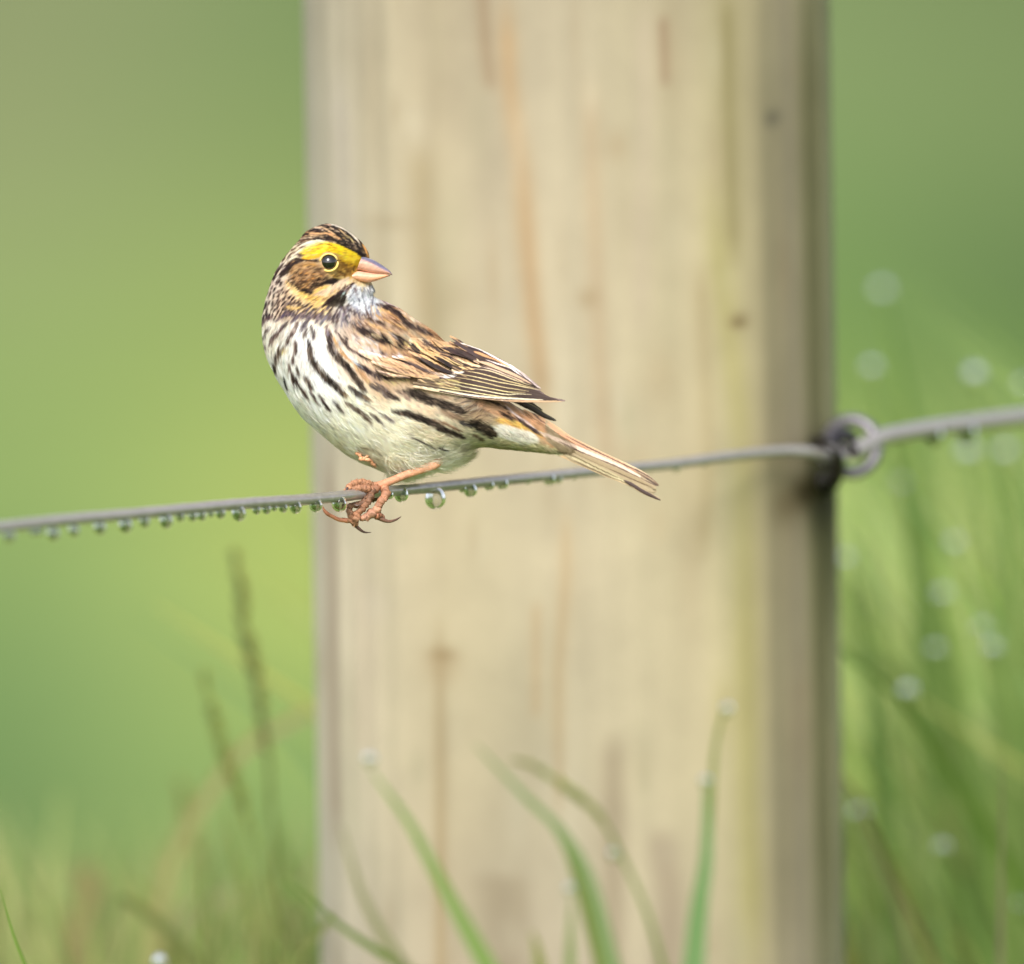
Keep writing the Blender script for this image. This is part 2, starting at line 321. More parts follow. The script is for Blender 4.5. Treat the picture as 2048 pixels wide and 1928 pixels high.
base = [(545,570,(226,206,188)),(560,540,(232,212,190)),(530,620,(236,222,206)),(525,650,(240,228,215)),(620,700,(252,250,246)),(560,750,(248,244,232)),(650,760,(252,248,240)),(600,660,(246,240,236)),
        (520,690,(236,228,215)),(600,830,(240,238,222)),(560,800,(242,242,228)),(700,870,(246,234,212)),(800,905,(242,228,204)),(680,900,(240,226,198)),(740,940,(228,216,190)),(850,935,(236,230,212)),(900,930,(234,232,214)),
        (720,800,(246,234,212)),(640,800,(246,242,230)),(800,840,(240,228,202)),(700,720,(236,214,190)),(740,740,(225,190,155)),(760,765,(215,175,135)),(850,815,(228,200,165)),(880,850,(224,210,175)),(955,890,(196,192,155)),
        (1000,897,(200,196,158)),(1060,900,(196,190,150)),(950,815,(190,160,125)),(1040,840,(205,155,112)),(1100,870,(208,162,118)),(790,625,(196,152,115)),(860,700,(205,155,100)),(780,700,(205,158,112)),(740,690,(214,186,160)),
        (900,720,(205,155,100)),(720,650,(205,170,140)),(830,720,(206,156,104)),(650,480,(196,160,118)),(610,470,(200,165,125)),(610,570,(190,135,75)),(700,540,(205,150,55)),(600,515,(216,198,160)),(575,520,(222,200,172)),
        (735,590,(222,226,230)),(745,610,(215,220,226)),(715,600,(216,220,222)),(690,620,(205,196,188)),(640,600,(246,205,130)),(600,620,(235,205,160)),(570,620,(226,196,170)),(690,575,(238,212,180)),(735,575,(225,200,150))]
cv[:] = idw([(a, b, tuple(np.clip(np.array(c)*(1.07 if min(c) > 200 else 1.05)+np.array((4, 2, -2))*(min(c) > 200), 0, 254)) if (b > 640 and min(c) > 140) else c) for a, b, c in base])  # pale body tones lifted and warmed in the colour against shade and green bounce
def hexa(c): return np.array(c, float)
DK = (56, 40, 40); DB = (88, 62, 52); BL = (44, 34, 32); BR_ = (150, 100, 60); BF = (238, 200, 150); WH = (250, 244, 238); YE = (252, 212, 44); YO = (240, 176, 36); SL = (108, 98, 118)
def stroke(f, pts, wdt, c, a=1.0, taper=.35, rough=1.0):
    p = fr(f, pts); s = FR[f][2]; hw = wdt/s/2*1.12+.25; p = spline(p, max(6, int(6*len(p)))) if len(p) > 2 else spline(p, 6)
    m = hw+4; x0 = max(int(p[:, 0].min()-m)-BX0, 0); x1 = min(int(p[:, 0].max()+m)-BX0+1, BW); y0 = max(int(p[:, 1].min()-m)-BY0, 0); y1 = min(int(p[:, 1].max()+m)-BY0+1, BH)
    if x1 <= x0 or y1 <= y0: return
    X = GXs[y0:y1, x0:x1, None]; Y = GYs[y0:y1, x0:x1, None]
    a0, b0 = p[:-1], p[1:]; dv = b0-a0; L2 = (dv**2).sum(1)+1e-9
    t = np.clip(((X-a0[:, 0])*dv[:, 0]+(Y-a0[:, 1])*dv[:, 1])/L2, 0, 1)
    d = np.hypot(X-a0[:, 0]-t*dv[:, 0], Y-a0[:, 1]-t*dv[:, 1]); k_ = d.argmin(-1); dm = np.take_along_axis(d, k_[..., None], -1)[..., 0]
    u = (k_+np.take_along_axis(t, k_[..., None], -1)[..., 0])/len(a0)
    W = hw*np.clip(np.minimum(u, 1-u)/(taper*.8)+.3, 0, 1)
    al = np.clip((W-dm)/1.3+.5, 0, 1)*a
    cv[y0:y1, x0:x1] = cv[y0:y1, x0:x1]*(1-al[..., None])+np.array(c, float)*al[..., None]
def hairy(f, pts, wdt, c, a=.9, seed=0):
    s = FR[f][2]; W = wdt/s
    if W < 3.6: return stroke(f, pts, wdt, c, a)
    stroke(f, pts, wdt*.62, c, a*.8)
    p = fr(f, pts); p = spline(p, 40) if len(p) > 2 else spline(p, 40); T = np.gradient(p, axis=0); Ls = np.linalg.norm(T, axis=1).sum(); T /= np.linalg.norm(T, axis=1)[:, None]
    r = np.random.default_rng(int(p[0, 0]*7+p[0, 1]*3)+seed); n = int(Ls*W/3.6)
    for k_ in range(n):
        i = r.integers(0, 38); u = i/39; hw = W/2*min(1, min(u, 1-u)*3+.35); o = np.clip(r.normal(0, .55), -1.15, 1.15); ang = o*.34+r.normal(0, .10)
        t = T[i]; d = np.array([t[0]*math.cos(ang)-t[1]*math.sin(ang), t[0]*math.sin(ang)+t[1]*math.cos(ang)]); q = p[i]+np.array([-t[1], t[0]])*o*hw; L = r.uniform(4, 9)
        m_ = r.random(); cc = np.array(c, float)*r.uniform(.75, 1.3) if m_ < .72 else np.array(c, float)*.45+np.array((200, 165, 130))*.55
        stroke('S', [q-d*L*.35, q+d*L*.65], r.uniform(.9, 1.5), np.clip(cc, 20, 245), .8)
def hairs(poly, n, ln, w_, cols, a, f='A', seed=1):
    r = np.random.default_rng(seed); P_ = fr(f, poly); q = r.uniform(P_.min(0), P_.max(0), (n*3, 2)); q = q[inpoly(q[:, 0], q[:, 1], P_)][:n]
    for x in q:
        v = flow(x[0], x[1]); an = r.normal(0, .15); v = np.array([v[0]*math.cos(an)-v[1]*math.sin(an), v[0]*math.sin(an)+v[1]*math.cos(an)]); L = ln*r.uniform(.6, 1.3)
        stroke('S', [x-v*L/2, x+v*L/2], w_*r.uniform(.7, 1.3), cols[r.integers(len(cols))], a)
# feather direction (photo x right, y down)
flow_s = [(745,505,-.8,-.5),(730,485,-.7,-.7),(700,465,-.9,-.4),(660,452,-1,-.05),(625,458,-.95,.25),(600,480,-.85,.4),(570,515,-.65,.75),(545,560,-.4,.9),(530,600,-.35,.95),(690,520,-.95,-.1),(690,500,-.9,-.25),(650,490,-1,-.1),
          (620,510,-1,.1),(620,550,-.95,.25),(590,560,-.75,.6),(575,590,-.7,.7),(640,590,-.85,.45),(620,615,-.7,.7),(700,590,-.6,.7),(660,615,-.6,.8),(735,585,.1,1),(718,600,-.15,1),(750,595,.35,.95),(705,625,0,1),(735,620,.2,1),
          (520,645,-.4,.9),(540,660,-.55,.8),(565,680,-.45,.85),(600,670,-.2,1),(540,720,-.1,1),(520,700,.1,1),(600,740,.15,1),(630,690,.1,1),(650,720,.35,.92),(670,680,.35,.95),(700,760,.6,.8),(560,790,.4,.9),(600,830,.55,.83),
          (650,800,.55,.83),(700,850,.7,.7),(800,850,.88,.48),(750,800,.78,.6),(720,720,.6,.8),(850,800,.9,.42),(900,850,.88,.5),(750,930,.85,.5),(700,900,.8,.6),(650,870,.72,.68),(850,925,.93,.3),(1000,860,.9,.4),(1100,890,.88,.48),
          (950,890,.97,.2),(780,620,.8,.55),(850,680,.8,.6),(750,660,.8,.58),(720,640,.7,.7),(800,720,.88,.48),(720,680,.75,.65),(900,730,.88,.45),(940,820,.7,-.5),(975,830,.9,.1),(1050,830,.85,.5)]
FT = np.array(flow_s)
def flow(x, y):
    d2 = (np.asarray(x)[..., None]-FT[:, 0])**2+(np.asarray(y)[..., None]-FT[:, 1])**2; W = 1/(d2+50)**1.6
    v = W@FT[:, 2:]; return v/(np.linalg.norm(v, axis=-1, keepdims=True)+1e-9)
def inpoly(x, y, poly):
    poly = np.array(poly, float); c = np.zeros(np.shape(x), bool); j = len(poly)-1
    for i in range(len(poly)):
        xi, yi = poly[i]; xj, yj = poly[j]
        c ^= ((yi > y) != (yj > y)) & (x < (xj-xi)*(y-yi)/(yj-yi+1e-12)+xi); j = i
    return c
def dashes(poly, n, ln, wd2, cols, a=.9, f='S', seed=1, mind=0):
    r = np.random.default_rng(seed); poly = fr(f, poly); lo, hi = poly.min(0), poly.max(0); pts = []
    tries = 0
    while len(pts) < n and tries < n*30:
        tries += 1; q = r.uniform(lo, hi)
        if not inpoly(q[0], q[1], poly): continue
        if mind and pts and min(((abs((q-p)@np.array([v[1], -v[0]]))/mind)**2+(((q-p)@v)/(ln*1.05))**2) for p, v in pts[-90:]) < 1: continue
        v = flow(q[0], q[1]); pts.append((q, v))
    for q, v in pts:
        L = ln*r.uniform(.7, 1.3); p = [q-v*L/2]
        for _ in range(3): p.append(p[-1]+flow(*p[-1])*L/3)
        stroke('S', p, wd2*r.uniform(.7, 1.3), cols[r.integers(len(cols))], a)
# --- head
stroke('H1', [(600,1250),(900,950),(1250,800),(1500,700)], 260, (226, 212, 178), .8)
stroke('A', [(560,470),(640,400),(760,350),(880,350),(980,390)], 46, (222, 214, 180), .9)
crown = [(700,150),(860,138),(960,148),(1100,195),(1250,285),(1390,400),(1430,520),(1330,550),(1240,520),(1120,430),(950,370),(820,330),(620,320),(580,280),(630,200)]
cr = fr('A', crown); m_ = inpoly(GXs, GYs, cr); cv[m_] = cv[m_]*.08+np.array((52, 42, 40))*.92
for p, wdt, c in [([(880,148),(1000,182),(1120,245),(1200,315),(1250,385)], 17, (246,232,206)), ([(1240,360),(1275,400),(1300,450)], 13, (222,170,110)), ([(1280,390),(1310,440),(1335,510),(1350,535)], 20, (238,172,92)),
                  ([(770,175),(860,215),(960,280),(1000,330)], 13, (226,178,120)), ([(640,250),(760,270),(880,270),(1000,320),(1050,350)], 18, (222,166,108)), ([(720,190),(790,205),(860,250)], 12, (228,190,150)),
                  ([(600,300),(700,290),(820,300),(900,330)], 9, (214,170,120)), ([(1010,215),(1060,260),(1100,300)], 9, (220,180,120)), ([(1100,290),(1150,330),(1180,380)], 10, (214,188,120)), ([(1060,300),(1090,340)], 8, (190,160,90)),
                  ([(900,190),(960,225),(1020,250)], 9, (222,180,140)), ([(1350,420),(1390,480),(1400,520)], 8, (206,150,80)), ([(1390,455),(1410,490),(1400,530)], 9, (240,220,120)), ([(800,160),(900,170),(950,195)], 10, (226,190,160)),
                  ([(640,205),(700,160),(740,150)], 12, (214,190,160))]:
    stroke('A', p, wdt, c, .95)
for p, wdt in [([(600,330),(720,318),(860,335),(980,375),(1090,430),(1200,495),(1310,550)], 44), ([(1010,390),(1100,420),(1210,480),(1290,530)], 50), ([(540,360),(640,340),(760,345)], 9), ([(500,400),(620,365),(760,360)], 6), ([(900,360),(1000,400),(1080,440)], 8)]:
    stroke('A', p, wdt, (58, 46, 40), .95)
stroke('A', [(560,520),(640,470),(760,420),(860,400),(960,410),(1060,440)], 66, (240, 212, 120), .85)
stroke('A', [(700,500),(800,450),(900,430),(1010,455),(1110,500),(1200,545),(1290,585)], 88, YE, 1, .3)
stroke('A', [(900,440),(1000,460),(1120,500),(1230,560)], 62, (254, 216, 36), .95)
stroke('A', [(600,555),(680,545),(760,535),(830,500)], 36, YO, .9)
stroke('A', [(1020,540),(1100,590),(1200,630),(1260,610)], 46, (226, 176, 36), .9)
stroke('A', [(1030,600),(1080,640),(1150,680),(1200,690)], 60, (176, 128, 48), .8)
stroke('A', [(1040,700),(1110,720),(1180,715)], 26, (98, 70, 40), .55)
stroke('A', [(1010,570),(1060,600),(1110,640)], 11, (96, 66, 30), .7); stroke('A', [(1090,560),(1150,600),(1180,640)], 8, (150, 100, 30), .6)
for p in [[(660,480),(740,455),(800,440)], [(620,500),(700,480),(760,470)], [(560,500),(640,510)], [(750,410),(840,385)], [(850,380),(960,420)]]: stroke('A', p, 7, (120, 84, 40), .75)
stroke('H1', [(1060,880),(1160,950),(1280,965),(1370,950)], 46, (92, 62, 66), .9)
stroke('H1', [(860,1100),(980,1050),(1150,1040),(1400,1080),(1600,1085),(1680,1070)], 46, (66, 46, 38), .95)
stroke('H1', [(1250,1090),(1050,1130),(900,1210),(760,1300),(650,1400),(560,1520)], 105, (58, 44, 44), .95)
stroke('H1', [(1030,1220),(900,1320),(760,1400),(700,1440)], 84, (62, 48, 40), .9)
stroke('H1', [(1050,1080),(940,1120),(860,1170)], 40, (226, 164, 88), .9)
stroke('H1', [(800,1100),(700,1180),(600,1280),(520,1380)], 70, (236, 222, 204), .9)
# cheek patch
stroke('A', [(470,720),(560,670),(680,650),(780,680),(850,740)], 110, (184, 142, 94), .95)
stroke('A', [(480,780),(600,780),(720,790),(820,790)], 120, (160, 118, 76), .95)
for p, wdt, c in [([(450,790),(540,760),(640,770),(720,790)], 12, (120,78,48)), ([(480,700),(600,650),(740,650)], 10, (226,180,110)), ([(560,640),(680,625),(780,640)], 10, (196,140,60)), ([(500,740),(620,720),(760,735),(830,760)], 14, (226,158,84)),
                  ([(600,690),(720,690),(830,720)], 7, (118,82,52)), ([(540,790),(640,800),(720,780),(790,750)], 16, (228,152,74)), ([(640,660),(740,670),(840,710),(900,760)], 7, (130,92,56)), ([(470,820),(560,830),(640,815)], 18, (84,58,40)),
                  ([(900,740),(960,760),(1030,740)], 14, (214,178,96)), ([(860,690),(920,740),(1000,750),(1060,720)], 9, (150,102,54)), ([(900,790),(980,780),(1050,760)], 12, (222,196,110))]:
    stroke('A', p, wdt, c, .85)
stroke('A', [(1050,790),(960,815),(860,820),(760,850),(700,890)], 58, BL, .95)
stroke('A', [(440,800),(480,860),(560,905),(640,925),(700,930)], 40, (70, 50, 38), .95); stroke('A', [(620,900),(690,935),(720,910)], 44, BL, .9)
stroke('A', [(560,860),(640,860),(700,830)], 22, (150, 106, 50), .8)
for p, wdt in [([(450,770),(500,800),(560,815)],16),([(540,730),(600,750),(660,745)],9),([(700,830),(780,800),(850,790)],26),([(480,860),(540,850),(600,870)],12),([(1040,740),(1090,700),(1100,650)],9),([(1060,650),(1100,690),(1150,700)],8),([(1000,690),(1060,720),(1090,760)],11),([(820,740),(900,780),(980,770)],8),([(940,560),(1000,610),(1030,650)],8),([(640,640),(700,652),(760,650)],7)]: stroke('A', p, wdt, (74, 50, 34), .85)
# malar stripe and throat
stroke('A', [(420,820),(500,920),(600,985),(700,1015),(790,1030)], 66, (252, 216, 146), .95); stroke('A', [(560,940),(640,985),(740,1010),(800,1040)], 44, (248, 202, 104), .85)
stroke('A', [(760,960),(880,930),(1000,870),(1090,810),(1180,790)], 76, (242, 214, 182), .95); stroke('A', [(720,950),(800,900),(900,870)], 34, (250, 210, 130), .8)
stroke('A', [(430,880),(500,960),(560,1010)], 40, (240, 216, 186), .7)
stroke('A', [(1190,830),(1110,880),(1010,960),(900,1040),(830,1100)], 44, (62, 40, 44), .95); stroke('A', [(1060,960),(980,1040),(900,1090)], 70, (66, 54, 44), .9); stroke('A', [(1090,930),(1060,1040),(1030,1120)], 44, (60, 50, 40), .9)
stroke('A', [(1130,900),(1080,940),(1050,980)], 9, (190, 214, 206), .9); stroke('A', [(1160,850),(1100,890),(1070,930)], 7, (215, 200, 190), .8)
tp = fr('A', [(1170,850),(1300,850),(1420,850),(1450,960),(1440,1080),(1380,1170),(1240,1150),(1130,1090),(1100,980)]); m_ = inpoly(GXs, GYs, tp); cv[m_] = cv[m_]*.25+np.array((236, 240, 244))*.75
stroke('A', [(1200,840),(1290,850),(1380,850)], 40, (228, 200, 150), .7); stroke('A', [(1180,870),(1210,930),(1220,990)], 16, (72, 52, 56), .85); stroke('A', [(1270,960),(1290,1010)], 12, (80, 70, 76), .8)
for p in [[(1230,1000),(1250,1070)], [(1340,900),(1360,960)], [(1180,1100),(1190,1150)], [(1320,1080),(1340,1120)], [(1390,1010),(1400,1080)]]: stroke('A', p, 10, (110, 108, 124), .7)
stroke('A', [(1400,880),(1440,960)], 12, (70, 80, 100), .6)
stroke('A', [(1080,1130),(1200,1170),(1330,1190),(1440,1200)], 26, (84, 68, 70), .7)
# nape / side of the neck: many short dark dashes on pale
nape = [(525,600),(545,545),(575,505),(590,520),(572,545),(562,570),(580,590),(600,605),(640,618),(640,632),(600,632),(560,636),(526,640)]
dashes(nape, 165, 12, 3.0, [(66,48,48),(80,56,50),(54,40,40)], .95, seed=3, mind=4.6)
dashes([(590,470),(612,455),(640,470),(600,500),(570,535),(553,560),(552,540),(566,510)], 64, 14, 3.0, [(80,56,52),(110,78,60)], .9, seed=4, mind=5)
dashes([(575,610),(640,615),(700,612),(700,640),(640,640),(580,632)], 60, 15, 4, [(88,66,64),(104,90,104),(74,56,56)], .85, seed=5, mind=6)
dashes([(650,628),(700,618),(752,612),(760,630),(720,650),(680,652)], 54, 14, 3.6, [(96,84,92),(116,110,124),(78,62,64)], .75, seed=6, mind=6)
stroke('B3', [(640,400),(760,430),(900,440),(1000,420)], 46, (246, 204, 120), .8); stroke('B3', [(700,370),(850,350),(1000,380)], 26, (90, 66, 56), .8); stroke('B3', [(900,470),(1000,430),(1100,370)], 26, (84, 62, 50), .8)
# --- breast streaks, the pale blue strokes are painted highlights
S3 = [([(210,740),(300,650),(420,590)],60,(104,80,88)),([(480,690),(600,600),(700,520),(790,500)],44,(96,76,84)),([(600,600),(700,560),(800,550)],36,(92,80,100)),([(150,890),(190,830)],44,(70,54,52)),([(280,920),(330,850),(380,800)],48,(104,84,80)),
      ([(350,1150),(450,1000),(560,870),(690,730)],72,(100,74,74)),([(550,830),(640,760),(690,720)],40,(80,60,66)),([(770,720),(860,640),(960,570),(1030,540)],60,(104,92,108)),([(690,1120),(750,980),(840,850),(900,700)],66,(92,68,62)),([(700,1110),(740,1030)],56,(74,54,44)),
      ([(980,880),(1020,760),(1100,640),(1160,560)],76,(92,80,90)),([(1000,980),(1040,900),(1070,860)],66,(100,86,76)),([(1240,700),(1290,620),(1340,560)],66,(96,86,104)),([(1330,740),(1380,640),(1400,520)],50,(110,106,118)),([(1150,760),(1190,860),(1210,1010)],62,(92,80,84)),([(1180,840),(1220,960)],30,(80,66,66)),
      ([(860,1060),(868,1180),(850,1310)],62,(92,66,60)),([(800,1330),(800,1470)],46,(84,60,60)),([(740,1470),(740,1620)],46,(100,80,76)),([(870,1530),(910,1620),(935,1700)],50,(74,62,58)),([(340,1490),(342,1575)],28,(36,26,26)),
      ([(240,1240),(275,1180)],44,(80,58,56)),([(270,1380),(290,1320)],28,(86,66,60)),([(640,1150),(560,1280),(480,1420),(460,1560)],84,(112,90,66)),([(560,1150),(500,1330),(455,1480),(460,1600),(490,1680)],46,(62,44,40)),([(620,1180),(560,1330)],34,(78,60,46)),([(590,1300),(640,1250),(690,1230)],44,(238,196,110)),
      ([(640,1740),(660,1860)],24,(26,20,20)),([(800,1650),(820,1750),(840,1830)],44,(60,44,44)),([(1030,1720),(1080,1790),(1130,1860)],46,(72,60,56)),([(200,1060),(260,990),(300,960)],34,(120,112,108)),
      ([(1095,1040),(1130,1180),(1150,1320),(1180,1450),(1280,1600),(1400,1760),(1500,1860)],90,(78,60,58)),([(1110,1060),(1140,1180)],50,(60,42,50)),([(1300,1620),(1420,1750)],84,(56,44,38)),
      ([(1430,780),(1480,900),(1500,1060),(1560,1200),(1680,1380),(1800,1500),(1870,1580)],110,(90,72,64)),([(1440,820),(1470,960)],50,(110,92,124)),([(1480,970),(1560,1130)],84,(56,42,44)),([(1640,1350),(1780,1490)],84,(62,50,42)),([(1560,960),(1640,1130),(1740,1280),(1860,1420)],44,(222,160,96)),
      ([(1560,860),(1640,900),(1700,960)],30,(120,96,90)),([(1700,980),(1780,1050),(1860,1090)],26,(70,50,48)),([(1600,700),(1660,680)],44,(84,64,60)),([(1640,1030),(1730,1150)],36,(196,206,220)),([(1500,560),(1480,680)],46,(110,104,116)),([(1780,600),(1850,700)],34,(84,84,96))]
for p, w_, c in S3: hairy('B3', p, w_, c, .9)
SE = [([(440,560),(480,640),(540,730),(580,790)],28,DK),([(545,570),(590,640),(620,690)],30,(76,60,56)),([(595,710),(640,770),(670,830)],26,DK),([(690,750),(745,830),(805,910)],27,DK),([(830,820),(880,870),(925,910)],26,(70,54,50)),([(340,580),(355,650),(375,705)],14,BL),([(415,530),(430,590),(440,640)],30,DK),
      ([(260,600),(275,660),(295,710)],10,(80,66,60)),([(590,250),(610,360),(670,470),(760,570),(850,650),(930,740)],50,(66,50,46)),([(680,480),(780,590),(900,700),(950,760)],52,(58,46,40)),([(940,740),(970,770)],44,(140,112,76)),
      ([(780,260),(860,370),(960,470),(1040,570),(1110,660),(1150,720)],52,(76,60,52)),([(900,380),(980,480),(1060,580)],42,(56,44,38)),([(960,350),(1040,450),(1130,560),(1200,650)],40,(222,164,110)),([(970,660),(1040,700),(1120,760),(1180,800)],48,(92,84,84)),([(1030,690),(1090,750)],36,(50,46,50)),([(1130,760),(1190,800)],34,(150,120,90)),
      ([(900,180),(960,250),(1030,330)],18,(80,54,50)),([(1060,430),(1140,480),(1220,540),(1330,600)],30,(62,50,60)),([(1000,370),(1060,430),(1120,480)],16,(190,205,220)),([(1250,500),(1320,560),(1400,600)],24,(80,58,48)),
      ([(1190,640),(1260,680),(1340,730),(1440,790)],50,(96,84,84)),([(1330,700),(1400,750),(1480,790)],44,(74,58,52)),([(1560,690),(1680,740),(1800,800),(1988,890)],74,(52,42,36)),([(1440,690),(1530,740),(1600,800)],34,(150,122,104)),
      ([(950,820),(1040,880),(1110,920),(1200,1020)],40,(78,62,54)),([(1090,900),(1160,960),(1210,1030)],36,(90,72,60)),([(1200,930),(1260,980),(1330,1040)],30,(98,84,78)),([(1290,930),(1360,970),(1440,1010)],36,(112,102,104)),
      ([(1410,900),(1520,930),(1640,960),(1740,1000),(1860,1050),(1988,1130)],52,(60,52,48)),([(1600,1165),(1700,1210),(1835,1280)],9,DK),([(1870,1270),(1930,1295),(1985,1308)],11,BL),([(1130,820),(1200,860),(1270,910)],14,(200,176,150)),
      ([(1080,1300),(1110,1370),(1180,1390)],18,(236,172,130)),([(1180,1390),(1240,1470)],12,(226,176,140)),([(1100,1270),(1200,1290),(1320,1340)],8,(150,120,90))]
for p, w_, c in SE: hairy('E', p, w_, c, .9)
SC = [([(1030,1130),(1130,1100),(1230,1120)],120,(178,150,118),.75),([(480,985),(620,1040),(800,1090),(940,1140),(1020,1180)],62,(58,46,40),.95),([(600,960),(750,1010),(880,1050)],26,(222,180,142),.8),([(800,1160),(900,1200),(1020,1240)],50,(160,128,98),.6),
      ([(370,1160),(540,1190),(700,1250),(850,1330),(1020,1395)],50,(64,52,46),.95),([(740,1240),(860,1280),(980,1340)],20,(150,112,84),.8),([(1040,1260),(1140,1290),(1240,1340),(1290,1370)],92,(46,38,30),.95),([(960,1250),(1050,1290)],30,(60,60,66),.7),([(1080,1370),(1180,1420)],26,(96,80,60),.7),
      ([(920,1060),(1000,1030),(1090,1050)],10,(96,86,82),.8),([(960,1100),(1050,1070),(1150,1090)],9,(110,92,84),.8),([(1010,1150),(1100,1110),(1190,1130)],8,(100,80,72),.8),([(1050,1190),(1140,1150),(1250,1180)],8,(104,82,70),.8),([(1090,1230),(1180,1190),(1300,1220)],8,(96,74,62),.8),([(980,1130),(1060,1090)],7,(214,206,190),.8),([(1060,1160),(1130,1130)],7,(214,200,180),.8),
      ([(1120,1080),(1300,1110),(1500,1190),(1700,1300),(1880,1400)],150,(206,156,112),.85),([(1300,1240),(1420,1265),(1560,1310),(1700,1375)],62,(240,180,84),.9),([(1280,1300),(1400,1350),(1540,1390),(1650,1410)],110,(236,230,214),.95),([(1150,1480),(1400,1475),(1650,1490),(1900,1540)],70,(196,190,146),.85),
      ([(1180,1060),(1280,1090),(1370,1130),(1450,1240)],16,(86,64,50),.85),([(1320,1160),(1380,1200),(1430,1240)],24,(70,52,40),.8),([(1450,1190),(1540,1270),(1620,1320),(1680,1365)],28,(66,50,52),.9),([(1370,1100),(1450,1180),(1540,1240),(1640,1320)],14,(236,214,206),.9),([(1500,1070),(1600,1160),(1700,1250),(1800,1290)],12,(120,82,62),.8),
      ([(1330,1060),(1450,1110),(1560,1210)],12,(236,206,176),.8),([(1700,1370),(1850,1430),(1988,1490)],26,(236,216,196),.9),([(1000,1440),(1010,1500)],8,(150,132,100),.6)]
for p, w_, c, a in SC: (hairy if w_ < 95 and min(c) < 150 else stroke)('C', p, w_, c, a)
# --- mantle and shoulder
SW = [([(540,60),(700,110),(860,190),(1000,270),(1200,380),(1400,530),(1600,660),(1800,850)],34,(66,50,50),.95),([(940,210),(1100,290),(1300,400),(1420,480)],26,(250,240,232),.95),([(1420,480),(1560,590),(1700,700)],14,(240,214,190),.8),([(600,130),(760,200),(950,260)],40,(236,212,212),.95),([(540,60),(600,90),(660,120)],18,(90,70,72),.8),
      ([(640,150),(760,230),(900,270)],12,(90,66,70),.8),([(900,310),(1060,390),(1180,460),(1300,490)],50,(240,214,184),.95),([(560,220),(700,260),(840,320),(960,440),(1060,530),(1200,590),(1330,650),(1450,680)],72,(62,46,46),.95),([(700,300),(800,380),(940,480)],30,(70,52,50),.9),([(900,330),(1000,450)],50,(58,42,42),.9),
      ([(560,290),(700,320),(840,400),(960,490)],30,(232,186,124),.9),([(380,380),(520,380),(660,430),(760,490),(860,560),(1040,620)],20,(84,58,50),.9),([(560,400),(700,470),(850,530),(1000,600),(1150,650)],34,(226,170,100),.8),([(400,430),(520,480),(640,520),(720,560)],40,(70,52,48),.9),([(380,490),(520,560),(680,620),(820,660)],60,(212,160,104),.85),
      ([(1330,590),(1450,650),(1600,760),(1750,870)],50,(212,150,100),.85),([(1040,620),(1200,700),(1330,800),(1420,880)],60,(188,160,124),.85),([(1300,790),(1420,870),(1590,940)],50,(64,46,40),.95),([(1250,700),(1340,800),(1400,850)],10,(90,70,56),.7),([(1150,680),(1250,770),(1330,840)],8,(220,190,140),.8),
      ([(270,600),(360,640),(480,700),(600,760),(720,810),(800,850)],105,(62,44,44),.97),([(420,620),(520,700),(600,760)],70,(58,42,42),.95),([(660,690),(740,790),(810,860)],90,(54,42,38),.97),([(880,720),(960,820),(1000,900)],130,(54,42,38),.97),([(1090,840),(1170,900),(1240,980)],84,(60,48,36),.97),([(860,880),(960,920),(1100,950)],50,(58,44,38),.95),
      ([(500,690),(580,720),(640,750)],44,(204,184,134),.9),([(680,690),(780,770),(830,850)],40,(208,184,140),.95),([(760,640),(860,740),(890,790)],30,(200,186,176),.9),([(940,680),(1040,740),(1100,840)],76,(196,182,148),.95),([(1000,820),(1060,860),(1100,900)],20,(230,200,110),.9),([(800,660),(880,720)],14,(70,60,66),.9),
      ([(1120,760),(1200,860),(1290,960),(1400,1010)],30,(232,180,110),.9),([(560,880),(760,900),(900,960),(1100,1010),(1300,1060)],70,(212,156,106),.8),
      ([(190,720),(320,770),(480,830),(600,880)],90,(222,208,204),.75),([(200,760),(400,900),(600,990),(760,1030)],70,(226,214,216),.7),([(620,980),(700,990),(780,1010)],22,(56,44,52),.9),([(740,1100),(840,1060),(980,1020)],54,(238,228,232),.85),([(60,720),(140,780)],16,(70,50,56),.8),
      ([(100,880),(260,980),(420,1080)],28,(110,80,76),.8),([(300,800),(440,860),(560,880)],22,(226,182,120),.7),([(360,1000),(560,1080),(760,1180),(940,1260)],60,(204,164,136),.7),([(260,1150),(400,1260),(560,1330),(700,1380)],32,(62,50,58),.9),([(100,1000),(220,1120),(300,1180)],26,(206,216,226),.8),  # the pale blue stroke is a painted highlight
      ([(560,1260),(700,1310),(800,1360),(860,1400)],22,(84,62,54),.8),([(700,1100),(900,1180),(1100,1260)],60,(206,156,106),.75),([(640,1380),(740,1440),(900,1450)],22,(178,158,90),.8),([(540,1440),(640,1500),(740,1560)],30,(120,100,96),.8)]
for p, w_, c, a in SW: (hairy if w_ < 80 and min(c) < 120 else stroke)('W4', p, w_, c, a)
hairs([(600,555),(620,440),(860,390),(1100,470),(1290,570),(1270,630),(1100,600),(1000,480),(800,460)], 260, 8, 1.1, [(226,176,40),(255,240,110),(255,226,60),(190,140,50),(255,214,40)], .55, seed=41)
hairs([(450,690),(600,620),(800,640),(880,740),(850,850),(690,940),(500,850)], 440, 7, 1.2, [(76,52,38),(232,190,140),(146,106,70),(58,42,36)], .6, seed=42)
hairs([(1000,620),(1150,600),(1230,660),(1180,740),(1050,790),(900,770),(980,720)], 150, 5, 1.1, [(90,62,34),(226,184,90),(160,112,50)], .65, seed=43)
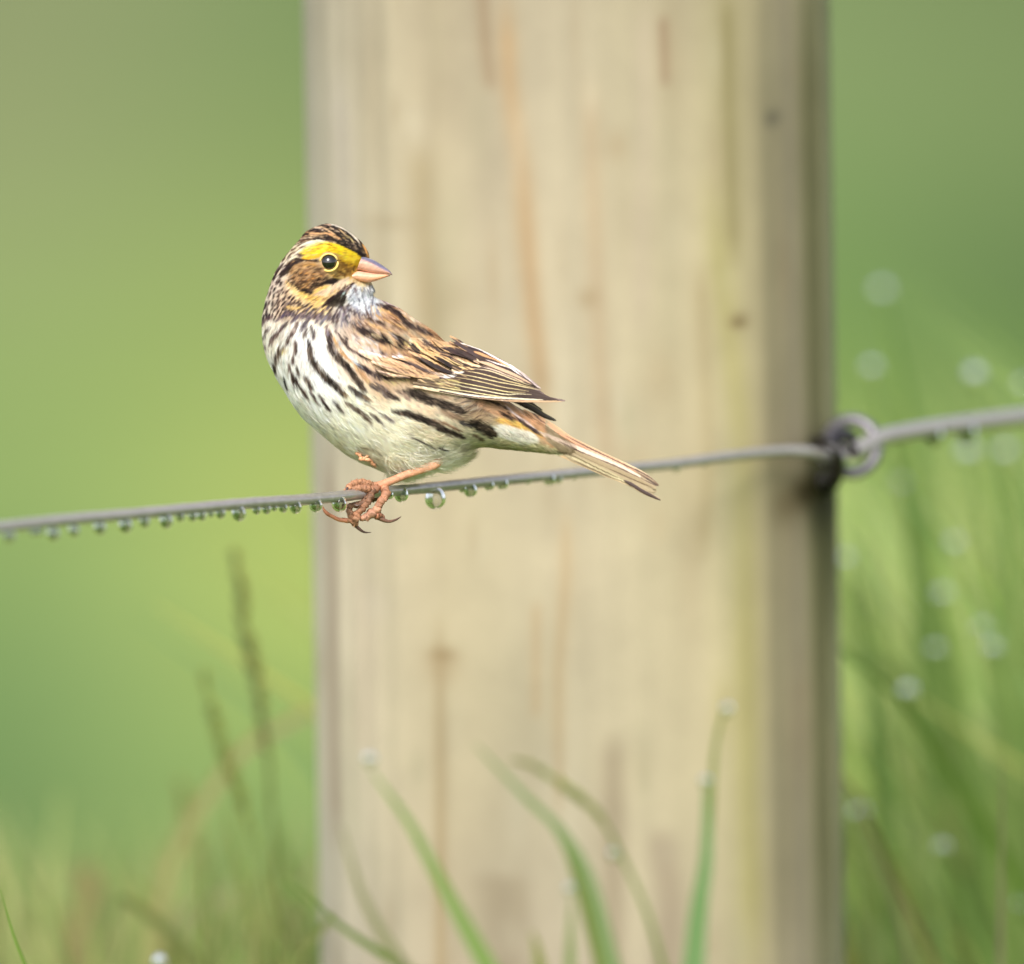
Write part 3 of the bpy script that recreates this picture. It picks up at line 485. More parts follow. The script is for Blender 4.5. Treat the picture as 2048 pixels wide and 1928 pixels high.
hairs([(700,150),(860,138),(960,148),(1100,195),(1250,285),(1390,400),(1430,520),(1330,540),(1120,430),(950,370),(820,330),(620,320),(580,280),(630,200)], 300, 8, 1.2, [(40,30,28),(52,40,36),(232,200,160),(30,24,24),(40,30,28),(170,136,104)], .6, seed=44)
hairs([(430,830),(600,960),(800,1030),(1000,890),(1180,790),(1190,820),(1000,950),(800,1060),(560,1010)], 170, 7, 1.1, [(250,228,190),(190,140,90),(250,210,130),(120,84,64)], .55, seed=45)
hairs([(1170,860),(1420,850),(1440,1080),(1300,1180),(1120,1090)], 130, 9, 1.2, [(250,250,250),(140,144,156),(190,196,206),(90,86,92)], .55, seed=46)
hairs([(150,40),(720,60),(900,300),(700,600),(200,560),(110,300)], 260, 9, 1.2, [(250,246,240),(216,200,184),(200,180,166)], .5, 'E', seed=47)
hairs([(250,650),(900,800),(1900,1100),(1900,1300),(1300,1560),(700,1300),(330,850)], 420, 10, 1.1, [(254,250,240),(226,218,196),(240,222,198),(236,228,206)], .45, 'E', seed=48)
CO = [('W4',[(600,1080),(900,1160),(1200,1260),(1500,1330)],150,(204,154,106),.8),('W4',[(1250,1000),(1450,1100),(1650,1190),(1870,1270)],60,(236,180,110),.9),('W4',[(1260,900),(1450,980),(1650,1060),(1860,1150)],60,(232,172,102),.9),
      ('W4',[(1190,1050),(1380,1140),(1560,1230),(1720,1300)],66,(56,42,42),.95),('W4',[(900,1090),(1160,1170),(1320,1250),(1540,1310)],36,(84,60,62),.9),('W4',[(1480,1040),(1640,1130),(1760,1200),(1870,1225)],56,(54,40,38),.95),('W4',[(1690,1030),(1780,1100),(1872,1150)],34,(60,44,40),.9),
      ('W4',[(1560,1345),(1680,1350),(1790,1320)],46,(238,230,222),.9),('W4',[(760,1360),(900,1375),(1110,1370)],36,(76,58,46),.9),('W4',[(800,1450),(960,1425),(1110,1385)],18,(216,202,120),.9),('W4',[(620,1180),(800,1230),(1000,1290)],14,(150,104,80),.7),('W4',[(860,1100),(1060,1180),(1260,1270)],10,(160,110,80),.6),
      ('W4',[(1420,1290),(1560,1340),(1620,1400)],26,(196,170,160),.7),('W4',[(1540,960),(1700,1000),(1860,1080)],24,(70,50,44),.85),('W4',[(1580,900),(1740,950),(1872,1000)],30,(60,42,42),.9),('W4',[(1600,860),(1760,900),(1870,960)],26,(240,180,104),.9),
      ('W5',[(0,230),(200,290),(400,380),(560,450),(600,520)],20,(246,208,152),.95),('W5',[(80,270),(240,330),(360,370),(480,420),(560,505)],100,(76,54,50),.95),('W5',[(200,400),(400,500),(560,545),(620,560)],30,(246,208,152),.95),('W5',[(150,120),(260,200),(420,300),(560,400)],48,(84,62,60),.9),
      ('W5',[(180,440),(260,490),(360,530),(470,555)],38,(60,42,40),.95),('W5',[(0,370),(100,400),(240,460)],20,(70,50,46),.9),('W5',[(0,410),(150,475),(300,545),(400,585),(520,600)],34,(246,204,130),.9),('W5',[(0,470),(100,520),(220,580),(330,600)],54,(58,42,40),.95),('W5',[(0,530),(100,590),(220,630),(360,645)],30,(246,216,166),.9),
      ('W5',[(-20,580),(80,625),(180,660)],60,(64,48,46),.95),('W5',[(180,640),(280,652),(360,640)],28,(236,232,220),.95),('W5',[(60,695),(160,712),(240,690)],38,(240,230,220),.95),('W5',[(-80,650),(60,690)],26,(226,206,180),.9)]
FLP = fr('W5', [(0,700),(260,660),(380,600),(600,520),(420,260),(240,140),(560,230),(900,420),(1220,620),(1540,890),(1920,1082),(1500,1070),(900,1060),(400,1010),(0,950)]); m_ = inpoly(GXs, GYs, FLP); cv[m_] = np.array((88, 64, 54))
FLP = fr('W4', [(1100,1370),(1600,1390),(1872,1380),(1872,1620),(1500,1560),(1100,1490)]); m_ = inpoly(GXs, GYs, FLP); cv[m_] = np.array((134, 110, 76))
WT = (248, 230, 220); D1 = (66, 46, 46)
CO += [('W5',p,w_,c,a) for p,w_,c,a in [([(520,470),(800,555),(1000,635),(1200,725),(1400,835)],74,(216,174,134),.95),([(1060,560),(1250,665),(1400,775),(1530,885)],56,(204,180,170),.95),([(1450,900),(1650,965),(1800,1030),(1910,1080)],60,(138,114,106),.9),
  ([(0,918),(300,970),(600,1012),(900,1036),(1200,1052),(1560,1064)],20,(252,238,200),1),([(0,940),(300,996),(600,1032),(900,1056),(1300,1070)],8,(96,70,66),.9),([(0,872),(200,905),(450,942),(700,985),(900,1012),(1180,1030)],9,(244,224,150),1),([(0,800),(150,818),(400,872),(700,930),(900,970),(1050,985),(1200,975),(1400,985)],9,(248,232,176),1),
  ([(80,745),(300,800),(600,860),(850,908),(1050,945),(1300,952)],8,(240,218,140),1),([(240,722),(500,764),(750,822),(950,870),(1150,902),(1350,935)],8,(236,208,140),1),([(250,668),(480,705),(700,752),(900,797),(1100,832),(1300,872),(1500,908)],8,(244,220,150),1),([(370,622),(600,662),(800,715),(1000,772),(1200,822),(1420,882)],8,(240,212,140),1),
  ([(520,590),(750,622),(950,690),(1100,750),(1250,800),(1400,852)],10,(240,214,160),1),([(600,535),(800,585),(1000,660),(1200,742),(1350,812)],9,(90,64,60),.95),([(620,560),(800,605),(1000,682),(1180,755)],8,(238,206,176),.95),([(560,430),(750,482),(900,550),(1100,632),(1300,742),(1450,852)],15,D1,.95),([(700,452),(900,522),(1060,572),(1200,662),(1400,782)],13,WT,1),
  ([(600,405),(800,452),(1000,530),(1110,575),(1250,690),(1430,830)],8,D1,.9),([(520,330),(700,384),(850,434),(1000,512),(1110,568)],52,(222,156,96),.95),([(410,268),(560,295),(660,335),(770,385),(900,455)],36,(70,50,54),.97),([(310,198),(480,240),(620,290),(800,390),(960,478),(1100,558),(1220,640)],28,WT,1),([(240,138),(400,180),(560,250),(720,330),(900,430),(1060,520)],9,(84,60,58),.95),
  ([(150,120),(260,200),(420,300),(570,400)],44,(88,66,64),.95),([(1240,700),(1340,760),(1440,840)],8,(120,98,96),.7),([(1300,690),(1420,790),(1520,870)],8,(110,88,88),.7),([(1260,790),(1380,830),(1460,860)],18,(72,52,40),.8),([(1400,905),(1650,980),(1880,1074)],9,(90,68,66),.85),([(1340,960),(1600,1010),(1800,1058)],8,(96,74,70),.8),([(900,1008),(1100,1015),(1300,1020),(1500,1040)],9,(70,50,50),.8)]]
CO += [('W4',p,w_,c,a) for p,w_,c,a in [([(1150,1490),(1500,1545),(1872,1606)],18,(252,234,184),1),([(1110,1470),(1400,1510),(1872,1585)],9,(70,52,46),.9),([(1150,1410),(1500,1450),(1872,1520)],8,(80,58,48),.8),([(1500,1450),(1700,1490),(1872,1545)],12,(240,220,130),.9),([(1560,1400),(1750,1410),(1872,1440)],10,(236,210,120),.9),([(1130,1390),(1400,1420),(1600,1430)],8,(90,70,50),.7),([(1600,1470),(1872,1500)],12,(90,66,50),.8)]]
TLP = np.vstack([fr('D', [(300,200),(440,250),(640,330),(860,450),(1020,575),(1250,695),(1500,815),(1700,905),(1890,1022)]), fr('D', [(1870,1160),(1720,1095),(1580,1010),(1400,945),(1200,860),(1060,800),(950,700)])]); m_ = inpoly(GXs, GYs, TLP) & (GXs > 1090); cv[m_] = np.array((166, 146, 112))
CO += [('D',p,w_,c,a) for p,w_,c,a in [([(860,470),(1000,572),(1200,682),(1450,800),(1650,900)],34,(200,146,108),.95),([(1020,580),(1250,697),(1500,818),(1700,908),(1860,1010)],9,(104,72,58),.95),([(780,540),(1000,640),(1200,722),(1450,825),(1680,940)],34,(222,198,176),.95),([(960,630),(1200,742),(1450,842),(1650,940),(1850,1035)],8,(92,64,52),.95),([(1000,610),(1250,715),(1500,830),(1750,950)],6,(160,110,86),.9),
  ([(1080,720),(1300,810),(1600,945),(1800,1030)],44,(160,138,104),.9),([(1050,752),(1300,865),(1550,985)],34,(180,164,124),.9),([(1000,725),(1100,785),(1400,920),(1600,1003)],6,(230,212,168),.95),([(930,712),(1100,765),(1300,865),(1480,950)],8,(110,92,62),.85),([(1100,800),(1250,870),(1450,962)],9,(120,98,70),.8),([(1400,870),(1600,960),(1800,1040)],6,(116,92,68),.8),([(1650,900),(1760,970),(1868,1022)],12,(120,90,70),.85),([(1700,930),(1800,1000),(1868,1040)],8,(84,62,50),.85),
  ([(1540,975),(1620,1020),(1700,1070),(1862,1152)],26,(84,62,56),1),([(1200,690),(1400,780),(1600,880)],5,(236,196,160),.9)]]
for f_, p, w_, c, a in CO: stroke(f_, p, w_, c, a)
dashes([(760,610),(900,700),(950,730),(900,780),(800,770),(720,700),(700,650)], 150, 24, 1.6, [(110,74,56),(236,190,130),(130,90,64)], .6, seed=8, mind=5)
# fine barb texture along the feathers, everywhere
def fine_tex(n, seed):
    r = np.random.default_rng(seed); hull = fr('S', [(515,640),(535,560),(600,465),(660,440),(720,470),(755,560),(860,640),(960,720),(1120,850),(1130,920),(950,910),(800,950),(700,925),(600,850),(530,750)])
    q = r.uniform([505, 435], [1140, 960], (n, 2)); q = q[inpoly(q[:, 0], q[:, 1], hull)]; q = q[~inpoly(q[:, 0], q[:, 1], np.vstack([fr('W4', [(1100,1370)]), fr('W5', [(260,640),(420,260),(240,120),(1240,600),(1960,1090),(0,1010)]), fr('W4', [(1872,1640),(1100,1510)])])) & (q[:, 0] < 1085)]
    v = flow(q[:, 0], q[:, 1])
    for (x, y), (vx, vy) in zip(q, v):
        L = r.uniform(3.5, 9); ang = r.normal(0, .12); vx2, vy2 = vx*math.cos(ang)-vy*math.sin(ang), vx*math.sin(ang)+vy*math.cos(ang)
        xi, yi = int(x)-BX0, int(y)-BY0; c0 = cv[yi, xi]; f_ = r.choice([.8, .88, 1.08, 1.15]); c1 = np.clip(c0*f_+r.normal(0, 3, 3), 10, 255)
        stroke('S', [(x, y), (x+vx2*L, y+vy2*L)], r.uniform(1.0, 1.7), c1, .65)
g_ = cv.mean(-1, keepdims=True); sf = np.where(GYs[..., None] > 640, .80, .99); sf = np.where((GYs[..., None] > 820) & (GXs[..., None] > 940), .9, sf); cv[:] = g_+(cv-g_)*sf
for p, wdt, c in [([(880,148),(1000,182),(1120,245),(1200,315),(1250,385)], 18, (250,236,214)), ([(1280,385),(1310,440),(1335,510)], 16, (236,176,104)), ([(770,178),(860,218),(960,280)], 13, (232,194,150)), ([(640,252),(760,272),(880,272),(1000,322),(1050,352)], 15, (226,178,126)),
                  ([(720,192),(790,207),(850,246)], 12, (232,202,170)), ([(1010,215),(1060,260),(1100,300)], 9, (226,190,140)), ([(1100,290),(1150,330),(1180,380)], 10, (222,198,140)), ([(905,192),(960,225),(1020,255)], 10, (230,196,160)), ([(600,302),(700,292),(820,302)], 9, (222,184,140)), ([(640,212),(690,170),(740,155)], 11, (226,206,180)),
                  ([(560,420),(640,380),(760,352),(860,352)], 16, (238,230,206)), ([(470,560),(520,500),(590,450)], 18, (240,228,208)), ([(380,640),(440,570),(520,540)], 18, (240,224,200)), ([(300,760),(350,690),(400,650)], 16, (240,222,200)), ([(250,860),(290,800),(330,750)], 14, (238,222,206)), ([(560,330),(640,320),(740,318)], 7, (232,206,170))]:
    stroke('A', p, wdt, c, .95)
fine_tex(16000, 11)
cv[:] = cv*np.clip(np.clip(cv.mean(-1, keepdims=True), 1, 255)/130, 0, 1)**.28
CVL = lin(np.clip(cv, 0, 255), EB)
def samp(px, py):
    x = np.clip(np.asarray(px)-BX0, 0, BW-1.01); y = np.clip(np.asarray(py)-BY0, 0, BH-1.01); xi = x.astype(int); yi = y.astype(int); fx = (x-xi)[..., None]; fy = (y-yi)[..., None]
    return (CVL[yi, xi]*(1-fx)+CVL[yi, xi+1]*fx)*(1-fy)+(CVL[yi+1, xi]*(1-fx)+CVL[yi+1, xi+1]*fx)*fy

# ------------------------------------------------------------------ sparrow: geometry, in pixels of the photo (x right, y down, d away) then metres
OX, OY = 745, 985
def LP(px, py, d): return np.stack([(np.asarray(px)-OX)*K, np.asarray(d)*K+0*np.asarray(px), -(np.asarray(py)-OY)*K], -1)
bird = empty('sparrow', P(OX, OY, 0), label='small brown streaked sparrow with yellow eyebrow perched on the wire, head turned back', cat='bird'); bird.rotation_euler = (-TH, 0, 0)
SEC = [(1150,884,1146,906,11,0),(1118,866,1118,909,20,0),(1070,836,1062,905,36,0),(1015,800,1005,900,58,0),(960,762,958,898,82,0),(915,708,912,917,104,0),(868,660,856,938,118,0),(828,632,800,958,127,0),(798,612,745,940,132,0),(778,602,690,912,134,0),
       (766,597,640,872,132,0),(758,594,596,830,127,0),(753,592,560,775,118,-2),(750,590,536,728,108,-4),(749,588,523,685,98,-6),(749,586,521,645,91,-8),(749,582,526,610,87,-9),(750,574,536,575,85,-10),(744,562,548,545,84,-10),(738,545,564,518,82,-10),
       (741,520,580,498,77,-10),(738,504,596,480,68,-10),(724,484,610,464,54,-10),(702,466,628,454,36,-10),(684,455,645,449,16,-10),(672,450,655,447,4,-10)]
sec = spline(np.array(SEC, float), 190)
A2, B2, w2, d2 = sec[:, 0:2], sec[:, 2:4], sec[:, 4], sec[:, 5]; cen = (A2+B2)/2; hf = (A2-B2)/2
nv = 150; ph = np.linspace(0, 2*np.pi, nv, endpoint=False); cp, sp_ = np.cos(ph), np.sin(ph)
# flanks fuller toward the belly than the back
bx = cen[:, None, 0]+hf[:, None, 0]*cp; by = cen[:, None, 1]+hf[:, None, 1]*cp; hm = np.clip((by-430)/25, 0, 1)*np.clip((592-by)/30, 0, 1); bd = d2[:, None]-w2[:, None]*sp_*(1-.06*cp)*(1-.66*hm*np.clip(cp, 0, 1)**1.15)
# inset so that the feathers make up the outline
ins = .972; bx = cen[:, None, 0]+(bx-cen[:, None, 0])*ins; by = cen[:, None, 1]+(by-cen[:, None, 1])*ins
BV = LP(bx.ravel(), by.ravel(), bd.ravel()); BF_ = gridF(len(sec), nv, True)[:, ::-1]
capi = []; 
body = mesh('body', BV, BF_, M_pl, parent=bird, col=samp(bx.ravel(), by.ravel()))
VN = np.zeros_like(BV); q = BV[BF_]; fn = np.cross(q[:, 2]-q[:, 0], q[:, 3]-q[:, 1]); 
for i in range(4): np.add.at(VN, BF_[:, i], fn)
VN /= np.linalg.norm(VN, axis=1)[:, None]+1e-20
cen3 = np.repeat(LP(cen[:, 0], cen[:, 1], d2), nv, 0)
sgn = np.sign(((BV-cen3)*VN).sum(1).mean()); VN *= sgn
if sgn < 0: body.data.flip_normals()
bvh = BVHTree.FromPolygons([Vector(v) for v in BV], [tuple(f) for f in BF_.tolist()])
def front_d(px, py):                              # depth (px) of the camera-side body surface
    o = LP(px, py, -400); h = bvh.ray_cast(Vector(o), Vector((0, 1, 0)))
    return None if h[0] is None else h[0][1]/K

EYE = (658.6, 526.0)
FL = fr('C', [(420,890),(640,900),(940,830),(1010,790),(1130,730),(1000,620),(960,545),(1500,800),(1910,1065),(1400,1050),(850,985),(560,935)])   # bare flight feathers lie here
def blades(n, name, sel, Lfn, seed, turn=0.0, wd3=1.15, lift=.14, spread=.16, parent=None, colmul=1.0):
    r = np.random.default_rng(seed)
    qa = BV[BF_]; ar = np.linalg.norm(np.cross(qa[:, 2]-qa[:, 0], qa[:, 3]-qa[:, 1]), axis=1); fx_ = qa[:, :, 0].mean(1)/K+OX; fy_ = OY-qa[:, :, 2].mean(1)/K; near = qa[:, :, 1].mean(1)/K < 25
    ar = ar*np.where(near, 1.0, .4)*sel(fx_, fy_, near); ar /= ar.sum()
    fi = r.choice(len(BF_), n, p=ar); u, v = r.random((2, n, 1)); f = BF_[fi]
    bl = lambda Z: (Z[f[:, 0]]*(1-u)+Z[f[:, 1]]*u)*(1-v)+(Z[f[:, 3]]*(1-u)+Z[f[:, 2]]*u)*v
    p0 = bl(BV); N = bl(VN); N /= np.linalg.norm(N, axis=1)[:, None]+1e-12
    px, py = p0[:, 0]/K+OX, OY-p0[:, 2]/K
    fl = flow(px, py); t = np.stack([fl[:, 0], 0*px, -fl[:, 1]], 1); t -= (t*N).sum(1)[:, None]*N; tn = np.linalg.norm(t, axis=1)[:, None]; t /= tn+1e-9
    # clumps: neighbouring barbs share their lift and turn, as on one contour feather
    cell = (np.floor(px/11)*73856093+np.floor(py/11)*19349663+(p0[:, 1] > 0)*7).astype(np.int64) & 4095; tab = r.standard_normal((4096, 3))
    B = np.cross(N, t); a = tab[cell, 0]*.10+r.normal(0, spread, n)+turn; t2 = t*np.cos(a)[:, None]+B*np.sin(a)[:, None]; B2_ = np.cross(N, t2)
    roll = r.normal(0, .35, n); Wd = B2_*np.cos(roll)[:, None]+N*np.sin(roll)[:, None]
    L = Lfn(px, py)*r.uniform(.7, 1.25, n)*K; li = lift*(1+.35*tab[cell, 1]+r.normal(0, .25, n))
    BP = fr('H2', [(1040,1000),(1300,1040),(1760,1400),(1560,1500),(1200,1600),(830,1560),(760,1390),(930,1260)])
    qx, qy = px+fl[:, 0]*L/K*.9, py+fl[:, 1]*L/K*.9; nr = p0[:, 1] < 10*K
    bad = nr & (inpoly(px, py, BP) | inpoly(qx, qy, BP) | inpoly((px+qx)/2, (py+qy)/2, BP) | (np.hypot(qx-EYE[0], qy-EYE[1]) < 17.5) | (np.hypot((px+qx)/2-EYE[0], (py+qy)/2-EYE[1]) < 17.5))
    L = np.where(bad, 1e-6, L)
    s = np.linspace(0, 1, 5); ws = np.array([.75, 1, .95, .7, .15])*wd3*K*.5
    ce = p0[:, None]+t2[:, None]*(L[:, None]*s)[..., None]+N[:, None]*((L*li)[:, None]*(s*(1-.55*s))-(L**2/(2*120*K))[:, None]*s**2-1.0*K)[..., None]
    V = np.stack([ce-Wd[:, None]*ws[None, :, None], ce+Wd[:, None]*ws[None, :, None]], 2)      # n,5,2,3
    sx_, sy_ = ce[..., 0]/K+OX, OY-ce[..., 2]/K
    j = r.normal(0, 1.1, n)[:, None]; ux = (sx_[:, -1]-sx_[:, 0])[:, None]; uy = (sy_[:, -1]-sy_[:, 0])[:, None]; ul = np.hypot(ux, uy)+4
    c = samp(sx_-ux/ul*j, sy_-uy/ul*j)*(1+r.normal(0, .06, n))[:, None, None]*(1+.05*tab[cell, 2])[:, None, None]*colmul
    C = np.repeat(c[:, :, None], 2, 2)
    i = np.arange(n)[:, None]*10; k_ = np.arange(4)*2; F = np.stack([i+k_, i+k_+1, i+k_+3, i+k_+2], -1).reshape(-1, 4)
    return mesh(name, V.reshape(-1, 3), F, M_pl, parent=parent, col=np.clip(C.reshape(-1, 3), 0, .93))
def selbody(x, y, near):
    m = np.ones(len(x)); m[(np.hypot(x-EYE[0], y-EYE[1]) < 20.5) & near] = 0
    m[inpoly(x, y, FL) & near] = .05
    return m*np.where(y < 640, 1.5, 1)
def Lb(x, y):
    h = np.clip((y-560)/120, 0, 1); L = 13+h*15; L = np.where(x > 840, 27, L); L = np.where((x > 690) & (y < 560), 8, L); L = np.where(y < 490, 9, L)
    dE = np.hypot(x-EYE[0], y-EYE[1]); return np.where(dE < 50, np.minimum(L, 5+.18*dE), L)
plum = blades(115000, 'plumage', selbody, Lb, 21, parent=body)
# downy fluff around the thigh and under the tail
def selfl(x, y, near): return np.where((y > 905) & (x > 770) & (x < 960), 1.0, 0)*np.where(near, .5, 2.5)
fluff = blades(5000, 'downy_feathers', selfl, lambda x, y: 26+26*np.exp(-((x-865)/60)**2), 22, wd3=1.0, lift=.75, spread=.5, parent=body)
fluff2 = blades(1500, 'downy_feathers', lambda x, y, nr: (np.hypot(x-862, y-905) < 34)*nr*1.0, lambda x, y: 20+0*x, 23, turn=.0, wd3=1.0, lift=.7, spread=.5, parent=body)

# ---- wing surface depth (thin plate through body surface samples and the free tips)
anc = []
for (x, y) in [(700,650),(730,620),(760,640),(700,700),(740,740),(780,700),(820,660),(840,720),(800,770),(860,760),(880,700),(760,780),(900,740),(830,790),(880,790),(920,760),(700,740),(790,620),(850,650),(940,780)]:
    d_ = front_d(x, y)
    if d_ is not None: anc.append((x, y, d_-7))
anc += [(892,668,-18),(925,690,-22),(960,703,-24),(1000,722,-26),(1051,750,-28),(1085,777,-30),(1132,801,-30),(980,760,-62),(1000,792,-70),(1050,798,-48),(1030,770,-46),(950,790,-86),(1090,800,-38)]
AN = np.array(anc)
def tps(r2): return r2*np.log(r2+1e-6)
_n = len(AN); Kk = tps(((AN[:, None, :2]-AN[None, :, :2])**2).sum(-1)/1e4)+np.eye(_n)*.02; Pm = np.c_[np.ones(_n), AN[:, :2]/100]
_M = np.block([[Kk, Pm], [Pm.T, np.zeros((3, 3))]]); _w = np.linalg.solve(_M, np.r_[AN[:, 2], 0, 0, 0])
def wing_d(x, y):
    x = np.asarray(x, float); y = np.asarray(y, float); r2 = ((x[..., None]-AN[:, 0])**2+(y[..., None]-AN[:, 1])**2)/1e4
    return tps(r2)@_w[:_n]+_w[_n]+_w[_n+1]*x/100+_w[_n+2]*y/100
def feather(name, f, pts, hw, parent, off, colf, dfn=wing_d, n=46, m=13, base=.55, tipp=2.6, camber=2.0, mirror=False, scale=None, seed=0, rag=.02):
    n, m = n*2+20, m+4
    p = spline(fr(f, pts), n); hw = hw/FR[f][2]; s = np.linspace(0, 1, n); T = np.gradient(p, axis=0); T /= np.linalg.norm(T, axis=1)[:, None]; Nn = np.stack([-T[:, 1], T[:, 0]], 1)  # +N = lower side of picture
    prof = (base+(1-base)*np.clip(s*3, 0, 1))*np.sqrt(np.clip(1-s**tipp, 0, 1)); r = np.random.default_rng(seed+5); 
    v = np.linspace(-1, 1, m); W_ = hw*prof[:, None]*v*(1+rag*np.interp(np.arange(n), np.arange(0, n+3, 3), r.standard_normal(len(np.arange(0, n+3, 3))))[:, None])
    X = p[:, None, 0]+Nn[:, None, 0]*W_; Y = p[:, None, 1]+Nn[:, None, 1]*W_
    dd = dfn(X, Y)-off-camber*(1-v**2)[None, :]*prof[:, None]
    C = np.zeros((n, m, 3)); 
    Sg, Vg = np.meshgrid(s, v, indexing='ij'); colf.xy = (X, Y) if hasattr(colf, '__dict__') else None; C = colf(Sg, Vg, r)
    if mirror: dd = -dd
    V = LP(X.ravel(), Y.ravel(), dd.ravel())
    # a second skin 0.05 mm behind closes each vane
    V2 = V+np.array([0, .4*K*(1 if not mirror else -1), 0]); F = gridF(n, m); Vv = np.vstack([V, V2]); Ff = np.vstack([F, F[:, ::-1]+len(V)])
    Cc = np.vstack([lin(C.reshape(-1, 3), EB)]*2)
    return mesh(name, Vv, Ff, M_fe, parent=parent, col=Cc)
def mixc(a, b, t): t = np.clip(t, 0, 1)[..., None]; return np.array(a, float)*(1-t)+np.array(b, float)*t
def col_flight(edge=(240, 214, 130), core=(92, 66, 56), inner=(150, 124, 92), ew=.36, tipc=(132, 112, 104), side=1):
    def f(s, v, r):
        v = v*side; c = mixc(inner, core, (v+1)/1.2); c = mixc(c, core, np.clip(1-np.abs(v-.15)/.5, 0, 1))
        c = mixc(c, edge, np.clip((v-(1-ew))/.1, 0, 1)*np.clip(1.25-s*.9, 0, 1)); c = mixc(c, tipc, np.clip((s-.74)/.26, 0, 1)*.75)
        c = mixc(c, (70, 52, 46), np.exp(-((v-.1)/.07)**2)*.6); return c*(1+.05*np.sin(s*160+v*20)[..., None]+.03*r.standard_normal(s.shape)[..., None])
    return f
def col_cov(edge=(232, 178, 112), core=(62, 44, 44), s0=.25, cw=.5, tip=(240, 222, 200), off=0.0, te=.0):
    def f(s, v, r):
        wdt = cw*np.clip((s-s0)/.3, 0, 1)*np.clip((1.02-s)*7, 0, 1)**.5; c = mixc(edge, core, np.clip((wdt-np.abs(v-off))/.12, 0, 1))
        c = mixc(c, tip, np.clip((s-.9)/.1, 0, 1)*te); c = mixc(c, tip, np.clip((np.abs(v)-.86)/.14, 0, 1)*.5)
        return c*(1+.05*np.sin(v*34+s*9)[..., None]+.03*r.standard_normal(s.shape)[..., None])
    return f
